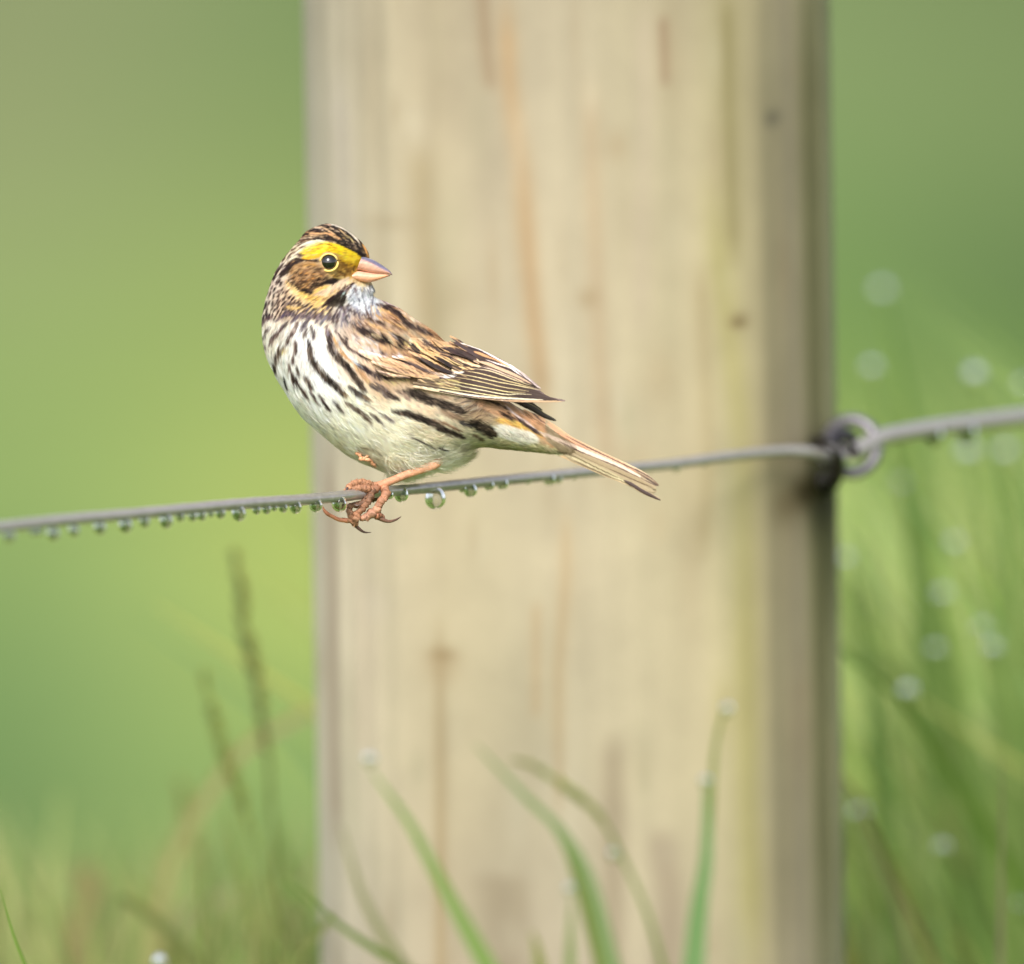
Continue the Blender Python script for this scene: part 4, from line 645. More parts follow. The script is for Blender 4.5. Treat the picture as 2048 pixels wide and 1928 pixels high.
# wing covert shell: short barbs over the shoulder are part of the plumage; the folded feathers are built one by one
def canvas_col(i):
    def f(s, v, r):
        X, Y = f.xy; c = cv[np.clip(Y-BY0, 0, BH-1).astype(int), np.clip(X-BX0, 0, BW-1).astype(int)]
        c = c*(1-.16*np.clip((np.abs(v)-.82)/.1, 0, 1)*(v > 0))[..., None]
        return c*(1+.03*r.standard_normal(s.shape)[..., None])
    return f
def make_wing(mirror=False):
    # covert rows (overlapping, back to front)
    rows = [ # f, pts, halfwidth, off, colour fn
        ('W5', [(150,90),(300,190),(470,330),(640,440)], 34, 9, col_cov((232,176,112),(74,56,52),.2,.55,off=-.1)),
        ('W5', [(-120,130),(60,260),(260,330),(440,400),(600,520)], 62, 11, col_cov((238,190,120),(74,54,50),.35,.62,(246,222,180),te=.2,off=.05)),
        ('W5', [(-180,260),(0,350),(160,430),(330,520),(560,575)], 46, 12, col_cov((242,196,120),(60,42,40),.3,.42,(244,216,170),te=.5,off=.1)),
        ('W5', [(-330,300),(-120,380),(60,470),(200,560),(370,625)], 50, 13, col_cov((240,190,116),(56,40,40),.3,.45,(244,232,206),te=.8,off=.15)),
        ('W5', [(-480,330),(-260,430),(-80,540),(80,620),(250,680)], 50, 14, col_cov((232,178,110),(58,42,42),.3,.45,(246,238,226),te=.9,off=.15)),
        ('W4', [(820,1040),(1060,1090),(1250,1190),(1450,1290),(1640,1370)], 56, 14, col_cov((216,162,104),(74,54,58),.45,.3,(240,226,210),te=.6,off=.1)),
        ('W4', [(640,1090),(860,1150),(1080,1220),(1300,1320),(1500,1390)], 56, 15, col_cov((208,160,108),(150,104,74),.3,.25,(226,200,160),te=.3,off=.2)),
        ('W4', [(500,1120),(700,1190),(900,1260),(1100,1320),(1330,1380)], 50, 15, col_cov((204,158,112),(150,108,84),.3,.22,(214,190,150),te=.2)),
        ('W4', [(560,1260),(760,1330),(940,1360),(1110,1375)], 38, 16, col_cov((120,96,66),(64,46,42),.1,.7,(222,200,120),te=.3)),
    ]
    Vs = []
    root = None
    first = feather('wing', *('W4', [(300,960),(560,1060),(860,1160),(1150,1250),(1350,1320)], 70), bird, 1, canvas_col(0), mirror=mirror, m=17, base=.6, rag=.03)
    under = feather('covert_feather', 'C', [(520,560),(800,630),(1050,730),(1300,835),(1500,910)], 105, first, 1.5, canvas_col(0), mirror=mirror, m=25, n=60, base=.5, tipp=2.4, camber=0)
    # flight feathers: outermost primary at the lower edge, secondaries above
    prim = [([(560,940),(850,985),(1100,1020),(1450,1055),(1760,1062),(1905,1066)], 26, 3), ([(560,915),(850,960),(1120,1000),(1450,1035),(1740,1050),(1860,1062)], 24, 4.2), ([(600,890),(880,935),(1140,975),(1440,1015),(1680,1035),(1820,1058)], 24, 5.4),
            ([(640,870),(900,905),(1150,945),(1430,992),(1660,1015),(1780,1045)], 24, 6.6), ([(700,850),(940,880),(1180,920),(1430,968),(1640,998),(1740,1025)], 23, 7.6), ([(760,830),(980,858),(1200,895),(1430,942),(1620,980),(1715,1005)], 22, 8.6),
            ([(840,815),(1020,835),(1220,870),(1430,915),(1600,960),(1690,985)], 21, 9.4), ([(900,795),(1060,812),(1240,845),(1430,888),(1590,938),(1670,965)], 20, 10), ([(960,775),(1090,790),(1260,820),(1430,862),(1580,915),(1650,945)], 19, 10.6),
            ([(1020,750),(1130,765),(1280,795),(1440,840),(1580,895),(1640,930)], 18, 11)]
    for i, (pts, hw, off) in enumerate(prim):
        e = (252, 238, 190) if i == 0 else [(244, 220, 120), (240, 212, 130), (240, 216, 150)][i % 3]
        feather('flight_feather', 'C', pts, hw, first, off, canvas_col(i), mirror=mirror, seed=i, base=.5, tipp=3.2, camber=1.2, rag=.005)
    tert = [([(880,545),(1010,588),(1190,665),(1340,735),(1500,825),(1690,965)], 32, 11.5, (206,144,84), (134,92,64), -1), ([(960,590),(1080,640),(1220,700),(1380,765),(1520,850),(1640,940)], 34, 12.5, (196,168,132), (170,136,100), -1), ([(950,640),(1090,690),(1250,745),(1400,820),(1540,900),(1610,930)], 26, 13, (200,172,136), (150,120,88), 1)]
    for i, (pts, hw, off, e, c0, sd) in enumerate(tert):
        def cf(s, v, r, e=e, c0=c0, sd=sd):
            c = mixc(c0, (178, 144, 106), np.clip(v*.6+.2, 0, 1)); c = mixc(c, (246, 224, 206), np.clip((-v-.62)/.1, 0, 1)*.9); c = mixc(c, (74, 52, 50), np.clip(1-np.abs(v+.42)/.2, 0, 1)*np.clip(1.3-s*1.7, 0, 1)); c = mixc(c, e, np.clip(1-np.abs(v)/.35, 0, 1)*.8)
            c = mixc(c, (76, 56, 56), np.clip(1-np.abs(v-.62)/.13, 0, 1)*.85); c = mixc(c, (238, 220, 196), np.clip((v-.8)/.1, 0, 1)); c = mixc(c, (90, 66, 60), np.clip((-v-.9)/.06, 0, 1)); return c*(1+.05*np.sin(s*120+v*25)[..., None])
        feather('tertial_feather', 'C', pts, hw, first, off, canvas_col(i), mirror=mirror, seed=20+i, base=.12, tipp=2.4, camber=2, rag=.005)
    for i, (f, pts, hw, off, cfn) in enumerate(reversed(rows)):
        feather('covert_feather', f, pts, hw, first, (off-1) if f == 'W5' else 3.5, canvas_col(i), mirror=mirror, seed=40+i, base=.3, tipp=2.4, camber=2.0, rag=.03, n=60, m=21)
    return first
make_wing(False)
fw = make_wing(True)
for o in fw.children: pass
# the folded tips of the far wing show just below the near one
dk = col_flight(edge=(200, 196, 110), core=(52, 46, 36), inner=(48, 42, 34), ew=.14, tipc=(50, 48, 38), side=-1)
feather('flight_feather', 'W5', [(1000,1040),(1200,1060),(1350,1100),(1480,1180),(1570,1228)], 34, fw, 0, dk, dfn=lambda x, y: 14+0*x, base=.8, tipp=2.2)
feather('flight_feather', 'W5', [(1050,1040),(1250,1120),(1420,1200),(1600,1310),(1780,1388)], 48, fw, 0, dk, dfn=lambda x, y: 10+0*x, base=.6, tipp=3.4)

# ---- tail
tail_d = lambda x, y: -6+0*np.asarray(x)-.05*(np.asarray(y)-900)
up = [(440,250),(640,330),(860,450),(1020,575),(1250,695),(1500,815),(1700,905),(1868,1022)]; lo = [(420,660),(700,690),(900,730),(1060,790),(1200,850),(1400,935),(1580,1005),(1720,1090),(1862,1152)]
ups = spline(fr('D', up), 60); los = spline(fr('D', lo), 60)
tailroot = None
def tail_feather(i, n_, cf, tip_s, hw, off, name='tail_feather', par=None, d_=None):
    t = i; p = ups*(1-t)+los*t; m = max(int(60*tip_s), 20); p = p[8:m]
    k_ = np.linspace(0, len(p)-1, 9).astype(int)
    return feather(name, 'S', p[k_], hw, par, off, canvas_col(0), dfn=(lambda x, y: tail_d(x, y)), base=.8, tipp=7, camber=.8, rag=.01)
def tcol(a, b, line=(120, 80, 60), lp=-.55, edge=None, e0=.8):
    def f(s, v, r):
        c = mixc(a, b, (v+1)/2); c = mixc(c, line, np.clip(1-np.abs(v-lp)/.12, 0, 1)*.8)
        if edge: c = mixc(c, edge, np.clip((np.abs(v)-e0)/.1, 0, 1))
        c = mixc(c, (104, 80, 64), np.clip((s-.93)/.07, 0, 1)*.7); return c*(1+.04*np.sin(s*150+v*30)[..., None]+.02*r.standard_normal(s.shape)[..., None])
    return f
tl = tail_feather(.60, 0, tcol((158,138,104), (140,120,88), (98,78,56), .1), .97, 13, 0, 'tail', bird)
tail_feather(.93, 1, tcol((152,134,98), (184,168,128), (90,68,54), -.1, (226,210,170), .7), 1.0, 6.5, 1, par=tl)
tail_feather(.80, 1, tcol((160,142,106), (172,152,112), (96,76,56), .5, (222,204,166), .84), .955, 9, 2, par=tl)
tail_feather(.68, 1, tcol((138,118,88), (162,144,108), (98,78,56), .8), .965, 9, 3, par=tl)
tail_feather(.12, 2, tcol((170,118,82), (178,132,98), (96,64,50), -.75, (120,84,66), .86), .985, 8, 1, par=tl)
tail_feather(.28, 2, tcol((178,134,98), (184,150,118), (140,92,70), -.4, (214,188,170), .8), .975, 9, 2, par=tl)
tail_feather(.42, 2, tcol((200,178,154), (160,136,106), (120,84,64), .55, (120,86,68), .88), .97, 8, 4, par=tl)
# dark notched tip of the lowest feather
feather('tail_feather', 'D', [(1540,975),(1620,1020),(1700,1070),(1790,1115),(1862,1152)], 26, tl, 4, canvas_col(0), dfn=tail_d, base=.3, tipp=1.6)

# ---- bill
def bill(name, up_pts, lo_pts, wb, colf, n=44, m=30):
    U = spline(fr('H2', up_pts), n); Lw = spline(fr('H2', lo_pts), n); c = (U+Lw)/2; h = (U-Lw)/2; s = np.linspace(0, 1, n); a = np.linspace(0, 2*np.pi, m, endpoint=False)
    wv = wb*np.sqrt(np.clip(1-s**1.35, 0, 1))*(1-.25*s)
    X = c[:, None, 0]+h[:, None, 0]*np.cos(a); Y = c[:, None, 1]+h[:, None, 1]*np.cos(a); dd = -32-6*s[:, None]-wv[:, None]*np.sign(np.sin(a))*np.abs(np.sin(a))**.95
    Sg, Ag = np.meshgrid(s, np.cos(a), indexing='ij'); V = LP(X.ravel(), Y.ravel(), dd.ravel())
    return mesh(name, V, gridF(n, m, True)[:, ::-1], M_bk, parent=par_b, col=lin((colf(Sg, Ag)*(1+.05*np.sin(Ag*21+Sg*5)+.045*np.random.default_rng(n).standard_normal(Sg.shape))[..., None]).reshape(-1, 3), EB*1.1))
def c_up(s, v):
    c = mixc((232, 178, 152), (214, 160, 140), s); c = mixc(c, (112, 108, 132), np.clip((v-.25+.3*s+.12*np.sin(s*9+v*7))/.55, 0, 1)); c = mixc(c, (160, 168, 190), np.clip((v-.9)/.1, 0, 1)*.6); return mixc(c, (92, 76, 84), np.clip((s-.86)/.14, 0, 1)*.8)
def c_lo(s, v):
    c = mixc((238, 184, 154), (232, 160, 112), np.clip(s*.8+(-v)*.4, 0, 1)); return mixc(c, (98, 64, 56), np.clip((s-.84)/.16, 0, 1)*.8)
par_b = bird
bk = bill('beak', [(980,990),(1080,1000),(1260,1060),(1430,1160),(1560,1250),(1640,1320),(1705,1408)], [(860,1290),(940,1300),(1100,1338),(1300,1368),(1450,1376),(1600,1392),(1703,1414)], 19, c_up)
par_b = bk
bill('lower_mandible', [(740,1380),(900,1315),(1100,1342),(1300,1370),(1440,1378),(1560,1392),(1640,1412)], [(770,1500),(840,1545),(1000,1570),(1160,1580),(1320,1545),(1500,1480),(1638,1432)], 17.5, c_lo)
# nostril
# ---- eye, slightly proud of the feathers, with its yellow lids
ed = front_d(*EYE); R = 17.0
def ball(n=48, m=64):
    u = np.linspace(0.01, math.pi-.01, n); v = np.linspace(0, 2*math.pi, m, endpoint=False); U, W = np.meshgrid(u, v, indexing='ij'); return np.stack([np.sin(U)*np.cos(W), np.cos(U), np.sin(U)*np.sin(W)], -1).reshape(-1, 3), gridF(n, m, True)
bv, bf = ball(); ec = LP(*EYE, ed+6.5)
M_e = mesh('eye', bv*R*K+ec, bf, M_eye, parent=bird)
ring_parts = []
for (a0, a1, rr, wr) in [(18, 172, 17.4, 2.0), (200, 368, 17.6, 2.5)]:
    t = np.radians(np.linspace(a0, a1, 70)); taper_ = np.clip(np.minimum(np.linspace(0, 1, 70), np.linspace(1, 0, 70))*6+.45, 0, 1)
    x = EYE[0]+rr*np.cos(t)*1.02; y = EYE[1]-rr*np.sin(t)*.98
    pth = LP(x, y, ed-2.0+0*x); Vr, Fr_ = tube(pth, wr*taper_*K, 10, ref=(0, 1, 0.01)); ring_parts.append((Vr, Fr_, np.tile(lin((244, 210, 120), EB*1.1), (len(Vr), 1))))
V, F, C = joinVF(ring_parts); mesh('eye_ring', V, F, M_ring, parent=M_e, col=C)

# ---- legs
def limb(parts_, f='F'):
    """list of (points (zoom x, y), depths, radii(px), colour, knob)"""
    out = []
    for pts, dp, rad, c, knob in parts_:
        n = 14*len(pts); p = spline(np.c_[fr(f, pts), dp], n); u = np.linspace(0, len(rad)-1, n); r_ = np.interp(u, np.arange(len(rad)), rad)
        if knob: r_ = r_*(1+.2*np.abs(np.sin(np.linspace(0, knob*math.pi, n))))
        rq = np.random.default_rng(n); r_ = r_*(.76 if knob > 1 else 1)*(1+(knob > 1)*np.interp(np.arange(n), np.arange(0, n+3, 3), rq.normal(0, .15, len(np.arange(0, n+3, 3))))); p = p+(knob > 1)*np.stack([np.interp(np.arange(n), np.arange(0, n+5, 5), rq.normal(0, 1.3, len(np.arange(0, n+5, 5)))) for _ in range(3)], 1); Vt, Ft = tube(LP(p[:, 0], p[:, 1], p[:, 2]), r_*K, 16, ref=(.1, 1, .2))
        if knob > 1: ctr = np.repeat(LP(p[:, 0], p[:, 1], p[:, 2]), 16, 0); Vt = ctr+(Vt-ctr)*(1+.09*np.random.default_rng(len(Vt)).standard_normal((len(Vt), 1)))
        C = np.array(c, float); s = np.linspace(0, 1, n); cc = (mixc(C[0], C[1], s) if C.ndim == 2 else np.tile(C, (n, 1)))*(1+(.06*np.sign(np.sin(np.linspace(0, max(knob, 1)*2*math.pi, n))))[:, None])
        out.append((Vt, Ft, np.repeat(lin(cc, EB*1.1), 16, 0)*(1+.10*np.random.default_rng(9).standard_normal((n*16, 1)))))
    V, F, C = joinVF(out); return V, F, C
wl = lambda x: 1.35*(x-800)
TA = (232, 172, 138); TO = (166, 120, 90); TD = (112, 80, 60); CL = (92, 66, 54)
V, F, C = limb([([(1790,250),(1740,265),(1690,295)], [-40,-50,-60], [3,6,8], (214,180,140), 0),
                ([(1720,270),(1640,330),(1500,380),(1300,450),(1100,535),(930,600),(820,620)], [-50,-60,-66,-72,-78,-84,-87], [9.5,9.6,9,8.2,7.8,8.4,8.8], (TA, (220,152,116)), 0)])
leg = mesh('leg', V, F, M_leg, parent=bird, col=C)
wy = lambda x: float(np.interp(x, [q_[0] for q_ in WZ], [q_[1] for q_ in WZ]))
# toes: three forward over and round the wire, hind toe from behind; each ends in a curved claw
toes = [([(880,600),(780,580),(680,570),(590,570),(530,620),(490,660)], [-92,-100,-108,-116,-122,-126], [8.5,8,7.6,8.2,7,4.5], (TO,(188,134,100)), 7),
        ([(900,620),(800,660),(720,640),(620,640),(560,665)], [-92,-104,-112,-118,-122], [9,9,8.4,7.6,6], ((160,110,82),TO), 6),
        ([(980,620),(1010,700),(960,800),(900,900),(830,970),(740,1020),(690,1050)], [-86,-98,-108,-112,-114,-116,-116], [9,9.6,9,8.6,8.8,8.4,5], ((182,126,94),(196,146,120)), 8),
        ([(860,640),(800,740),(760,850),(700,900),(620,990),(560,1060),(440,1060)], [-96,-112,-118,-120,-122,-124,-126], [8,8,7.2,7.6,8,7,5], (TD,(184,128,94)), 9),
        ([(800,740),(700,830),(560,870),(530,960),(580,1040),(600,1090),(620,1110)], [-110,-116,-122,-126,-126,-124,-122], [7,7,6.4,7.4,7.2,8,7], (TD,TO), 9),
        ([(830,960),(880,990),(930,1000),(960,1030)], [-112,-110,-106,-104], [8,8,7.4,5.5], ((190,122,88),TD), 4),
        ([(900,720),(850,760),(800,780)], [-60,-62,-62], [8,9,7], (TD,TD), 3)]
V, F, C = limb(toes)
rq = np.random.default_rng(5); bb = (lambda n_, m_: (np.stack([np.outer(np.sin(np.linspace(0, np.pi, n_)), np.cos(np.linspace(0, 2*np.pi, m_, endpoint=False))), np.outer(np.cos(np.linspace(0, np.pi, n_)), np.ones(m_)), np.outer(np.sin(np.linspace(0, np.pi, n_)), np.sin(np.linspace(0, 2*np.pi, m_, endpoint=False)))], -1).reshape(-1, 3), gridF(n_, m_, True)))(7, 8)
pads = [(V, F, C)]
for k_ in rq.choice(len(V), 150, replace=False):                # scales and toe pads
    r0 = rq.uniform(1.2, 2.7)*K; pv = bb[0]*r0*rq.uniform(.6, 1.3, 3)+V[k_]; pads.append((pv, bb[1], np.tile(np.clip(C[k_]*rq.uniform(.6, 1.45), 0, .8), (len(pv), 1))))
V, F, C = joinVF(pads); foot = mesh('foot', V, F, M_leg, parent=leg, col=C)
for pts, dp, rad, c in [([(880,1000),(960,1050),(1050,1078),(1130,1060),(1180,1035),(1213,1012)], [-108,-106,-102,-98,-96,-94], [6.5,4.6,3.2,2.4,1.6,.5], ((128,92,74),CL)),
                        ([(590,1090),(630,1150),(690,1200),(740,1222),(820,1222)], [-122,-120,-118,-116,-114], [5,3.6,2.8,1.9,.4], (CL,(70,52,46))),
                        ([(520,1068),(400,1055),(300,1010),(240,975),(200,930),(182,880)], [-126,-130,-134,-138,-140,-142], [4.8,4.2,3.6,4,3,.8], ((206,134,100),(170,112,84))),
                        ([(530,620),(500,645),(482,668)], [-124,-128,-130], [3,2.6,1.2], (CL,(40,30,36))),
                        ([(600,860),(640,870),(690,850)], [-128,-130,-130], [3,2.6,.8], (CL,CL))]:
    V, F, C = limb([(pts, dp, rad, c, 0)]); mesh('claw', V, F, M_bk, parent=foot, col=C)
# the other leg, drawn up into the belly feathers
V, F, C = limb([([(600,150),(640,185),(700,250),(790,270),(870,360)], [-46,-60,-66,-62,-46], [2.5,3.5,4,3.5,2.5], ((232,160,116),(226,168,130)), 5), ([(660,210),(700,240),(820,180),(900,150)], [-60,-65,-61,-50], [2.6,3,2.6,2], ((226,160,120),(220,190,150)), 3)])
mesh('leg', V, F, M_leg, parent=bird, col=C)

# ------------------------------------------------------------------ grass
def strip(path, wid, col0, col1, fold=.25, face=0.0, rr=None):
    """leaf blade: folded strip along path; wid = full width per row; returns V, F, C"""
    path = np.asarray(path, float); n = len(path); T = np.gradient(path, axis=0); T /= np.linalg.norm(T, axis=1)[:, None]+1e-12
    a = np.array([math.cos(face), math.sin(face), 0]); A = a-(T@a)[:, None]*T; A /= np.linalg.norm(A, axis=1)[:, None]+1e-12; Nn = np.cross(A, T)
    u = np.array([-1, -.5, 0, .5, 1.0]); z = np.abs(u)*fold
    V = path[:, None]+wid[:, None, None]*.5*(u[None, :, None]*A[:, None]+z[None, :, None]*Nn[:, None])
    s = np.linspace(0, 1, n)[:, None, None]; C = np.asarray(col0)*(1-s)+np.asarray(col1)*s; C = np.repeat(C, 5, 1)*np.array([1, .92, 1.12, .92, 1])[None, :, None]
    return V.reshape(-1, 3), gridF(n, 5), C.reshape(-1, 3)
def to_ground(pts, spread=.04):
    pts = [np.array(p, float) for p in pts]; d = pts[-1]-pts[-2]; d /= np.linalg.norm(d); h = pts[-1][2]
    b = pts[-1]; st = min(np.linalg.norm(pts[-1]-pts[-2]), .03); dn = np.array([0, 0, -1.0]); q = [b+d*st]; v = d
    while q[-1][2] > .06: v = v*.8+dn*.2; v /= np.linalg.norm(v); q.append(q[-1]+v*min(.06+.02*len(q), max(q[-1][2]*.5, .03)))
    return pts+q+[np.array([q[-1][0], q[-1][1], -.01])]
def leaf(pts, d, wpx, c0, c1, label, group=None, dd=0.0, tipw=.06):
    """pts tip first, photo pixels; d metres behind the bird"""
    p = [P(x, y, d+dd*i/len(pts)) for i, (x, y) in enumerate(pts)]; p = to_ground(p); q = spline(np.array(p), 90); L = np.r_[0, np.cumsum(np.linalg.norm(np.diff(q, axis=0), axis=1))]
    seen = np.linalg.norm(p[len(pts)-1]-p[0]); w = wpx*K*(D+d)/D*np.clip(tipw+(1-tipw)*(L/max(seen, 1e-3))**.7, 0, 1)
    V, F, C = strip(q[::-1], w[::-1], lin(c1), lin(c0)); o = mesh('blade_of_grass', V, F, M_gr, col=C, origin=q[-1])
    return tag(o, label, 'grass blade', group, 'thing')
def seedhead(pts, d, c0, c1, label, head=.45, wpx=20, group=None):
    p = [P(x, y, d) for x, y in pts]; p = to_ground(p); q = spline(np.array(p), 110); L = np.r_[0, np.cumsum(np.linalg.norm(np.diff(q, axis=0), axis=1))]; seen = sum(np.linalg.norm(p[i+1]-p[i]) for i in range(len(pts)-1))
    root = empty('grass_stalk', q[-1], label=label, cat='grass stalk', group=group)
    V, F = tube(q[::-1], np.clip(.22+.5*(L[::-1]/seen), 0, .8)*wpx*.35*K, 8, ref=(0, 1, .1)); mesh('stem', V-q[-1], F, M_gr, parent=root, col=np.tile(lin(c1), (len(V), 1)))
    r = np.random.default_rng(int(pts[0][0])); parts = []; bl = ball(7, 8)
    for k_ in range(64):
        s = r.uniform(0, head)*seen; i = np.searchsorted(L, s); i = min(max(i, 1), len(q)-1); c = q[i]; t = q[i-1]-q[i]; t /= np.linalg.norm(t)+1e-9; sd = r.choice([-1, 1]); prof = math.sin(math.pi*min(s/(head*seen)*.85+.12, 1))
        off = np.array([sd*r.uniform(.1, .5), r.uniform(-.4, .4), 0])*wpx*K*prof; ax = t+np.array([sd*.35, r.uniform(-.3, .3), 0]); ax /= np.linalg.norm(ax); ln = wpx*.52*K*r.uniform(.8, 1.2); rd = wpx*.15*K
        b1 = np.cross(ax, [0, 1, .1]); b1 /= np.linalg.norm(b1); b2 = np.cross(ax, b1)
        Vb = c+off+bl[0][:, :1]*b1*rd+bl[0][:, 1:2]*ax*ln+bl[0][:, 2:]*b2*rd; cc = lin(np.array(c0)*r.uniform(.8, 1.2)); parts.append((Vb, bl[1], np.tile(cc, (len(Vb), 1))))
    V, F, C = joinVF(parts); mesh('seed_head', V-q[-1], F, M_gr, parent=root, col=C)
    return root
G1 = (150, 180, 98); G2 = (150, 180, 92); OL = (120, 128, 50); TN = (178, 168, 108)
fd = -.22
leaf([(741,1540),(775,1585),(821,1650),(888,1775),(960,1905),(990,1960)], fd, 38, G1, (150,184,92), 'broad light green grass blade with a bright drop on its tip, before the post')
leaf([(949,1488),(1000,1540),(1055,1598),(1126,1668),(1181,1765),(1225,1928)], fd, 29, (140,170,104), (160,180,124), 'long bluish green grass blade leaning left before the middle of the post')
leaf([(1070,1600),(1130,1690),(1165,1790),(1205,1930)], fd+.01, 30, (146,166,76), (150,168,88), 'olive green grass blade just under the long leaning blade before the post')
seedhead([(1032,1521),(1075,1535),(1126,1571),(1198,1632),(1242,1710),(1292,1820),(1325,1928)], fd, (150,160,74), (154,174,92), 'nodding green grass seed head arching left before the middle of the post', head=.42, wpx=24)
leaf([(1411,1566),(1414,1640),(1412,1720),(1397,1820),(1388,1928)], fd, 44, (132,174,104), (150,184,122), 'upright broad deep green grass blade before the right part of the post')
leaf([(1452,1411),(1440,1450),(1430,1500),(1424,1580),(1415,1700)], fd+.02, 18, (150,160,84), (150,164,88), 'thin faint upright grass tip with a drop, highest before the right of the post', tipw=.3)
leaf([(683,1650),(695,1700),(722,1782),(755,1850),(800,1925)], fd, 24, (160,160,112), (156,160,112), 'narrow dull olive grass blade before the left edge of the post')
leaf([(560,1760),(600,1787),(683,1854),(760,1905),(820,1950)], fd+.04, 19, (112,140,48), (122,150,60), 'thin grass blade slanting down right across the lower left corner of the post')
leaf([(1062,1862),(1072,1890),(1080,1940)], fd, 24, (150,156,70), (150,160,80), 'short olive grass tip just above the bottom edge, before the post')
leaf([(1145,1790),(1142,1850),(1140,1930)], fd, 22, (150,168,100), (150,170,104), 'pale short grass tip with a faint drop, before the post bottom')
leaf([(0,1775),(10,1812),(27,1870),(52,1935)], .03, 7.5, (128,166,60), (120,156,64), 'sharp thin bright green grass blade in the lower left corner of the view')
lf = .27
seedhead([(466,1100),(474,1150),(487,1220),(502,1310),(517,1370),(522,1450),(538,1530),(545,1640),(560,1790),(593,1928)], lf, (128,120,56), (142,152,82), 'tall dark brown grass seed head, highest stalk left of the post', head=.52, wpx=27)
leaf([(300,1700),(318,1760),(330,1840),(335,1928)], lf+.14, 26, (196,192,128), (180,186,120), 'pale straw coloured stem standing left of the arching tan blade')
seedhead([(360,1560),(372,1620),(390,1700),(415,1800),(440,1928)], lf+.12, (176,176,96), (160,170,92), 'pale yellow seed head standing left of the two darker seed heads', head=.5, wpx=22)
seedhead([(409,1340),(420,1400),(435,1460),(470,1564),(508,1675),(540,1790),(560,1928)], lf, (152,160,70), (150,162,76), 'green grass seed head leaning left of the tallest dark stalk', head=.6, wpx=24)
leaf([(640,1420),(615,1427),(575,1447),(486,1500),(420,1586),(363,1675),(327,1763),(306,1928)], lf+.09, 32, (200,188,130), (184,188,112), 'tan grass blade arching right over to the left edge of the post', tipw=.5)
leaf([(240,1795),(285,1822),(332,1862),(385,1918),(420,1960)], lf-.02, 30, (128,138,72), (136,146,80), 'dark olive grass blade slanting down right in the lower left grass', tipw=.5)
leaf([(500,1775),(486,1781),(420,1800),(370,1834),(340,1928)], lf+.12, 30, (196,194,140), (180,184,124), 'pale dry grass blade arching left near the bottom left', tipw=.5)
leaf([(165,1730),(180,1790),(150,1860),(150,1930)], lf+.2, 56, (176,158,106), (160,158,98), 'broad blurred tan grass blade at the lower left', tipw=.6)
leaf([(525,1560),(545,1640),(575,1730),(620,1840),(650,1928)], lf+.1, 28, (132,160,80), (128,156,78), 'blurred green grass blade right of the two seed heads, next to the post')
leaf([(455,1600),(470,1700),(500,1800),(520,1928)], lf+.05, 28, (150,164,78), (140,160,80), 'yellow green grass blade between the two seed heads at the lower left')
leaf([(250,1750),(290,1790),(330,1850),(350,1928)], lf+.1, 34, (168,176,92), (150,166,84), 'pale yellow green grass blade above the dark slanting one')

# dew drops on tips
DG = 'dew drops on the grass beyond the post'
M_dew = M_water.copy(); M_dew.name = 'dew'; M_dew.node_tree.nodes['Principled BSDF'].inputs['Base Color'].default_value = (1, 1, 1, 1)
dew_o = []
def dew(x, y, d, r, label, group=None):
    if not dew_o: o = mesh('dew_drop', _dv, _df, M_dew); dew_o.append(o)
    else: o = dew_o[0].copy(); COL.objects.link(o)
    o.location = P(x, y, d); o.scale = (r, r, r); return tag(o, label, 'dew drop', group)
dew(739,1519,fd,.0016,'bright dew drop on the tip of the broad blade before the left of the post')
dew(1454,1418,fd,.0014,'dew drop on the highest thin grass tip before the post')
dew(1411,1562,fd,.0013,'small dew drop on the tip of the deep green upright blade')
dew(1228,1708,fd,.0014,'dew drop on the nodding seed head before the post')
dew(1140,1778,fd,.0013,'faint dew drop low on the post above a short pale grass tip')
dew(634,1424,.34,.0018,'faint dew drop by the left edge of the post beside the arching tan blade')
dew(320,1925,.14,.0022,'large bright dew drop at the bottom edge in the lower left grass')
rd = [(1764,582,.48),(1743,736,.40),(1949,750,.38),(2046,770,.4),(1802,968,.40),(1909,1088,.38),(1692,1118,.36),(1885,1191,.38),(1985,1298,.34),(1963,1256,.36),(1872,1300,.36),(1816,1383,.32),(1720,1626,.32),(1885,1696,.30),(2043,1811,.3),(1936,905,.42),(2010,905,.42)]
for (x, y, d) in rd:
    dew(x, y, d, random.uniform(.0014, .0024), 'blurred dew drop on a grass blade right of the post', DG)
    ln = random.uniform(.15, .42)
    leaf([(x+2, y+6), (x+ln*120, y+120), (x+ln*300, y+300), (x+ln*420, y+560)], d+.003, random.uniform(26, 44), (random.choice([(156,190,92),(170,200,108),(140,178,84)])), (166,194,108), 'tall blurred green grass blade with a dew drop right of the post', 'dewy grass blades right of the post')

big = [o for o in COL.objects if o.get('label', '').startswith('largest clear')][0]; bm_ = big.data.copy(); M_big = M_dew.copy(); M_big.node_tree.nodes['Principled BSDF'].inputs['Base Color'].default_value = (.72, .74, .68, 1); bm_.materials[0] = M_big; big.data = bm_  # grey tint in the colour darkens the refraction of the big drop
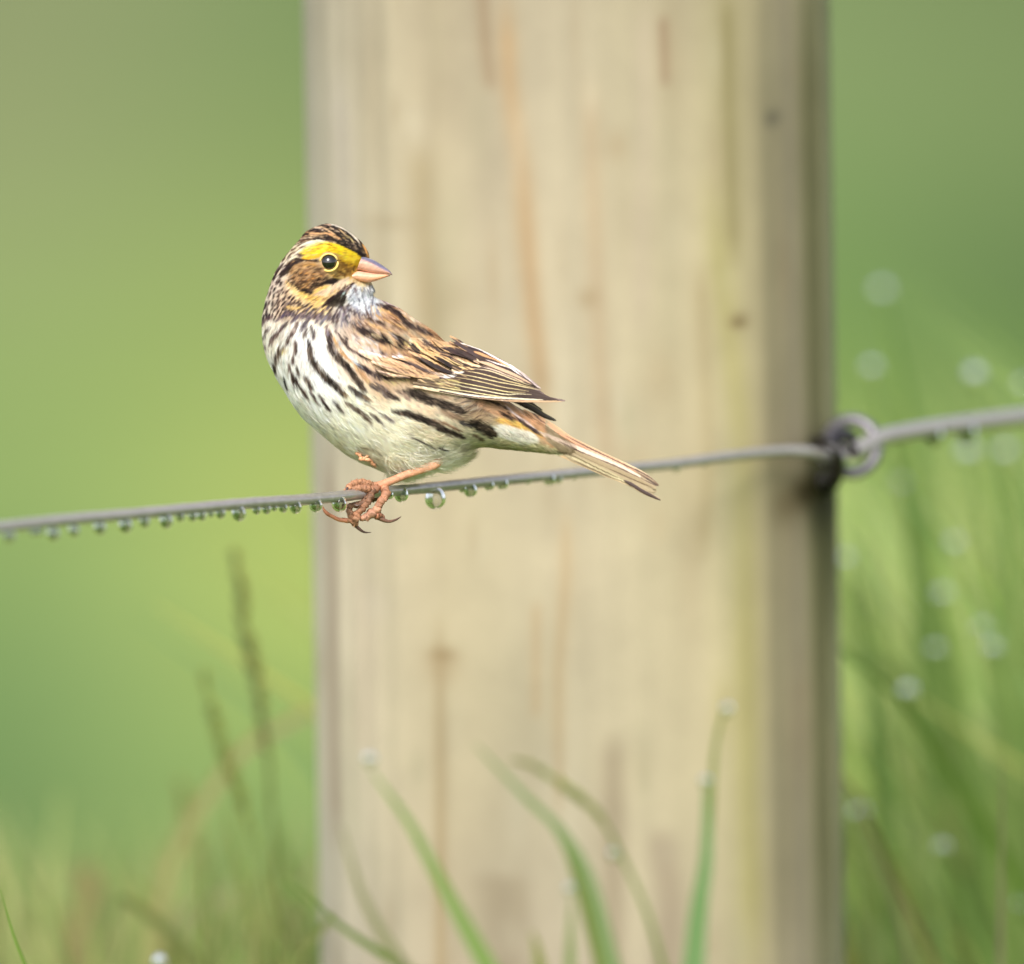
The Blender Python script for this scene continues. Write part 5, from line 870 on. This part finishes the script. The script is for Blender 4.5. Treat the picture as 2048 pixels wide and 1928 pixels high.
# uncountable grass: tall clump beyond and right of the post, short sward round about
def scatter(name, n, area, ztop, cols, label, seed, lean=(-.22, .16), wid=(.004, .009), bright=1.0):
    r = np.random.default_rng(seed); parts = []
    for k_ in range(n):
        x = r.uniform(*area[0]); y = r.uniform(*area[1]); z = ztop(x, y, r)
        if z < .03: continue
        lx = r.normal(*lean)*z*.6; ly = r.normal(0, .12)*z; m = 9; s = np.linspace(0, 1, m); b = r.uniform(1.4, 2.4)
        p = np.stack([x+lx*s**b, y+ly*s**b, z*np.sin(s*1.35)/math.sin(1.35)-.005], 1); w = r.uniform(*wid)*np.clip(1-s**2.2, .04, 1)
        c = np.clip(lin(np.array(cols[r.integers(len(cols))])*r.uniform(.85, 1.12))*bright, 0, .85); parts.append(strip(p, w, c*.9, c*1.05, face=r.normal(0, .7)))
    V, F, C = joinVF(parts); return tag(mesh(name, V, F, M_gr, col=C), label, kind='stuff')
def frame_low(y): return CAM[2]-(y+CAM[1]*-1)*math.tan(TH+math.atan(964/2048*SX))
def py_z(py, y):                                  # height seen at photo row py for distance y
    r = P(1024, py, 0)-CAM; t = (y-CAM[1])/r[1]; return CAM[2]+t*r[2]
def z_right(x, y, r):
    u = np.clip((x-.085)/.09, 0, 1); py = r.choice([r.uniform(560, 1000), r.uniform(950, 1500), r.uniform(1300, 1950)], p=[.12, .38, .5]); return max(py_z(py+(1-u)*60, y), .1)
GR = [(176,204,104),(190,214,118),(206,224,136),(150,190,84),(144,180,106),(206,208,120),(216,222,156)]
scatter('tall_grass', 1500, [(.10, .50), (.33, 1.6)], z_right, GR, 'tall wet green grass crowding behind the post on the right', 31, lean=(-.30, .14), wid=(.005, .012), bright=1.22)
scatter('tall_grass', 16, [(.10, .22), (.26, .5)], lambda x, y, r: py_z(r.uniform(1250, 1650), y), [(176,150,90),(190,180,140)], 'a few dry tan stems among the tall grass right of the post', 37, lean=(-.15, .2), wid=(.004, .006))
scatter('tall_grass', 700, [(-.17, -.055), (.25, .9)], lambda x, y, r: py_z(r.uniform(1560, 1980), y), [(190,200,122),(172,194,106),(202,196,136),(160,188,102)], 'soft blurred grass tops at the lower left of the post', 33, lean=(.0, .25))
scatter('short_grass', 5200, [(-1.6, 1.6), (-.9, 5.5)], lambda x, y, r: min(.42, py_z(2080, y)*r.uniform(.55, .95)), GR[:5], 'meadow grass growing round the foot of the fence', 35, lean=(0, .3), wid=(.004, .008))
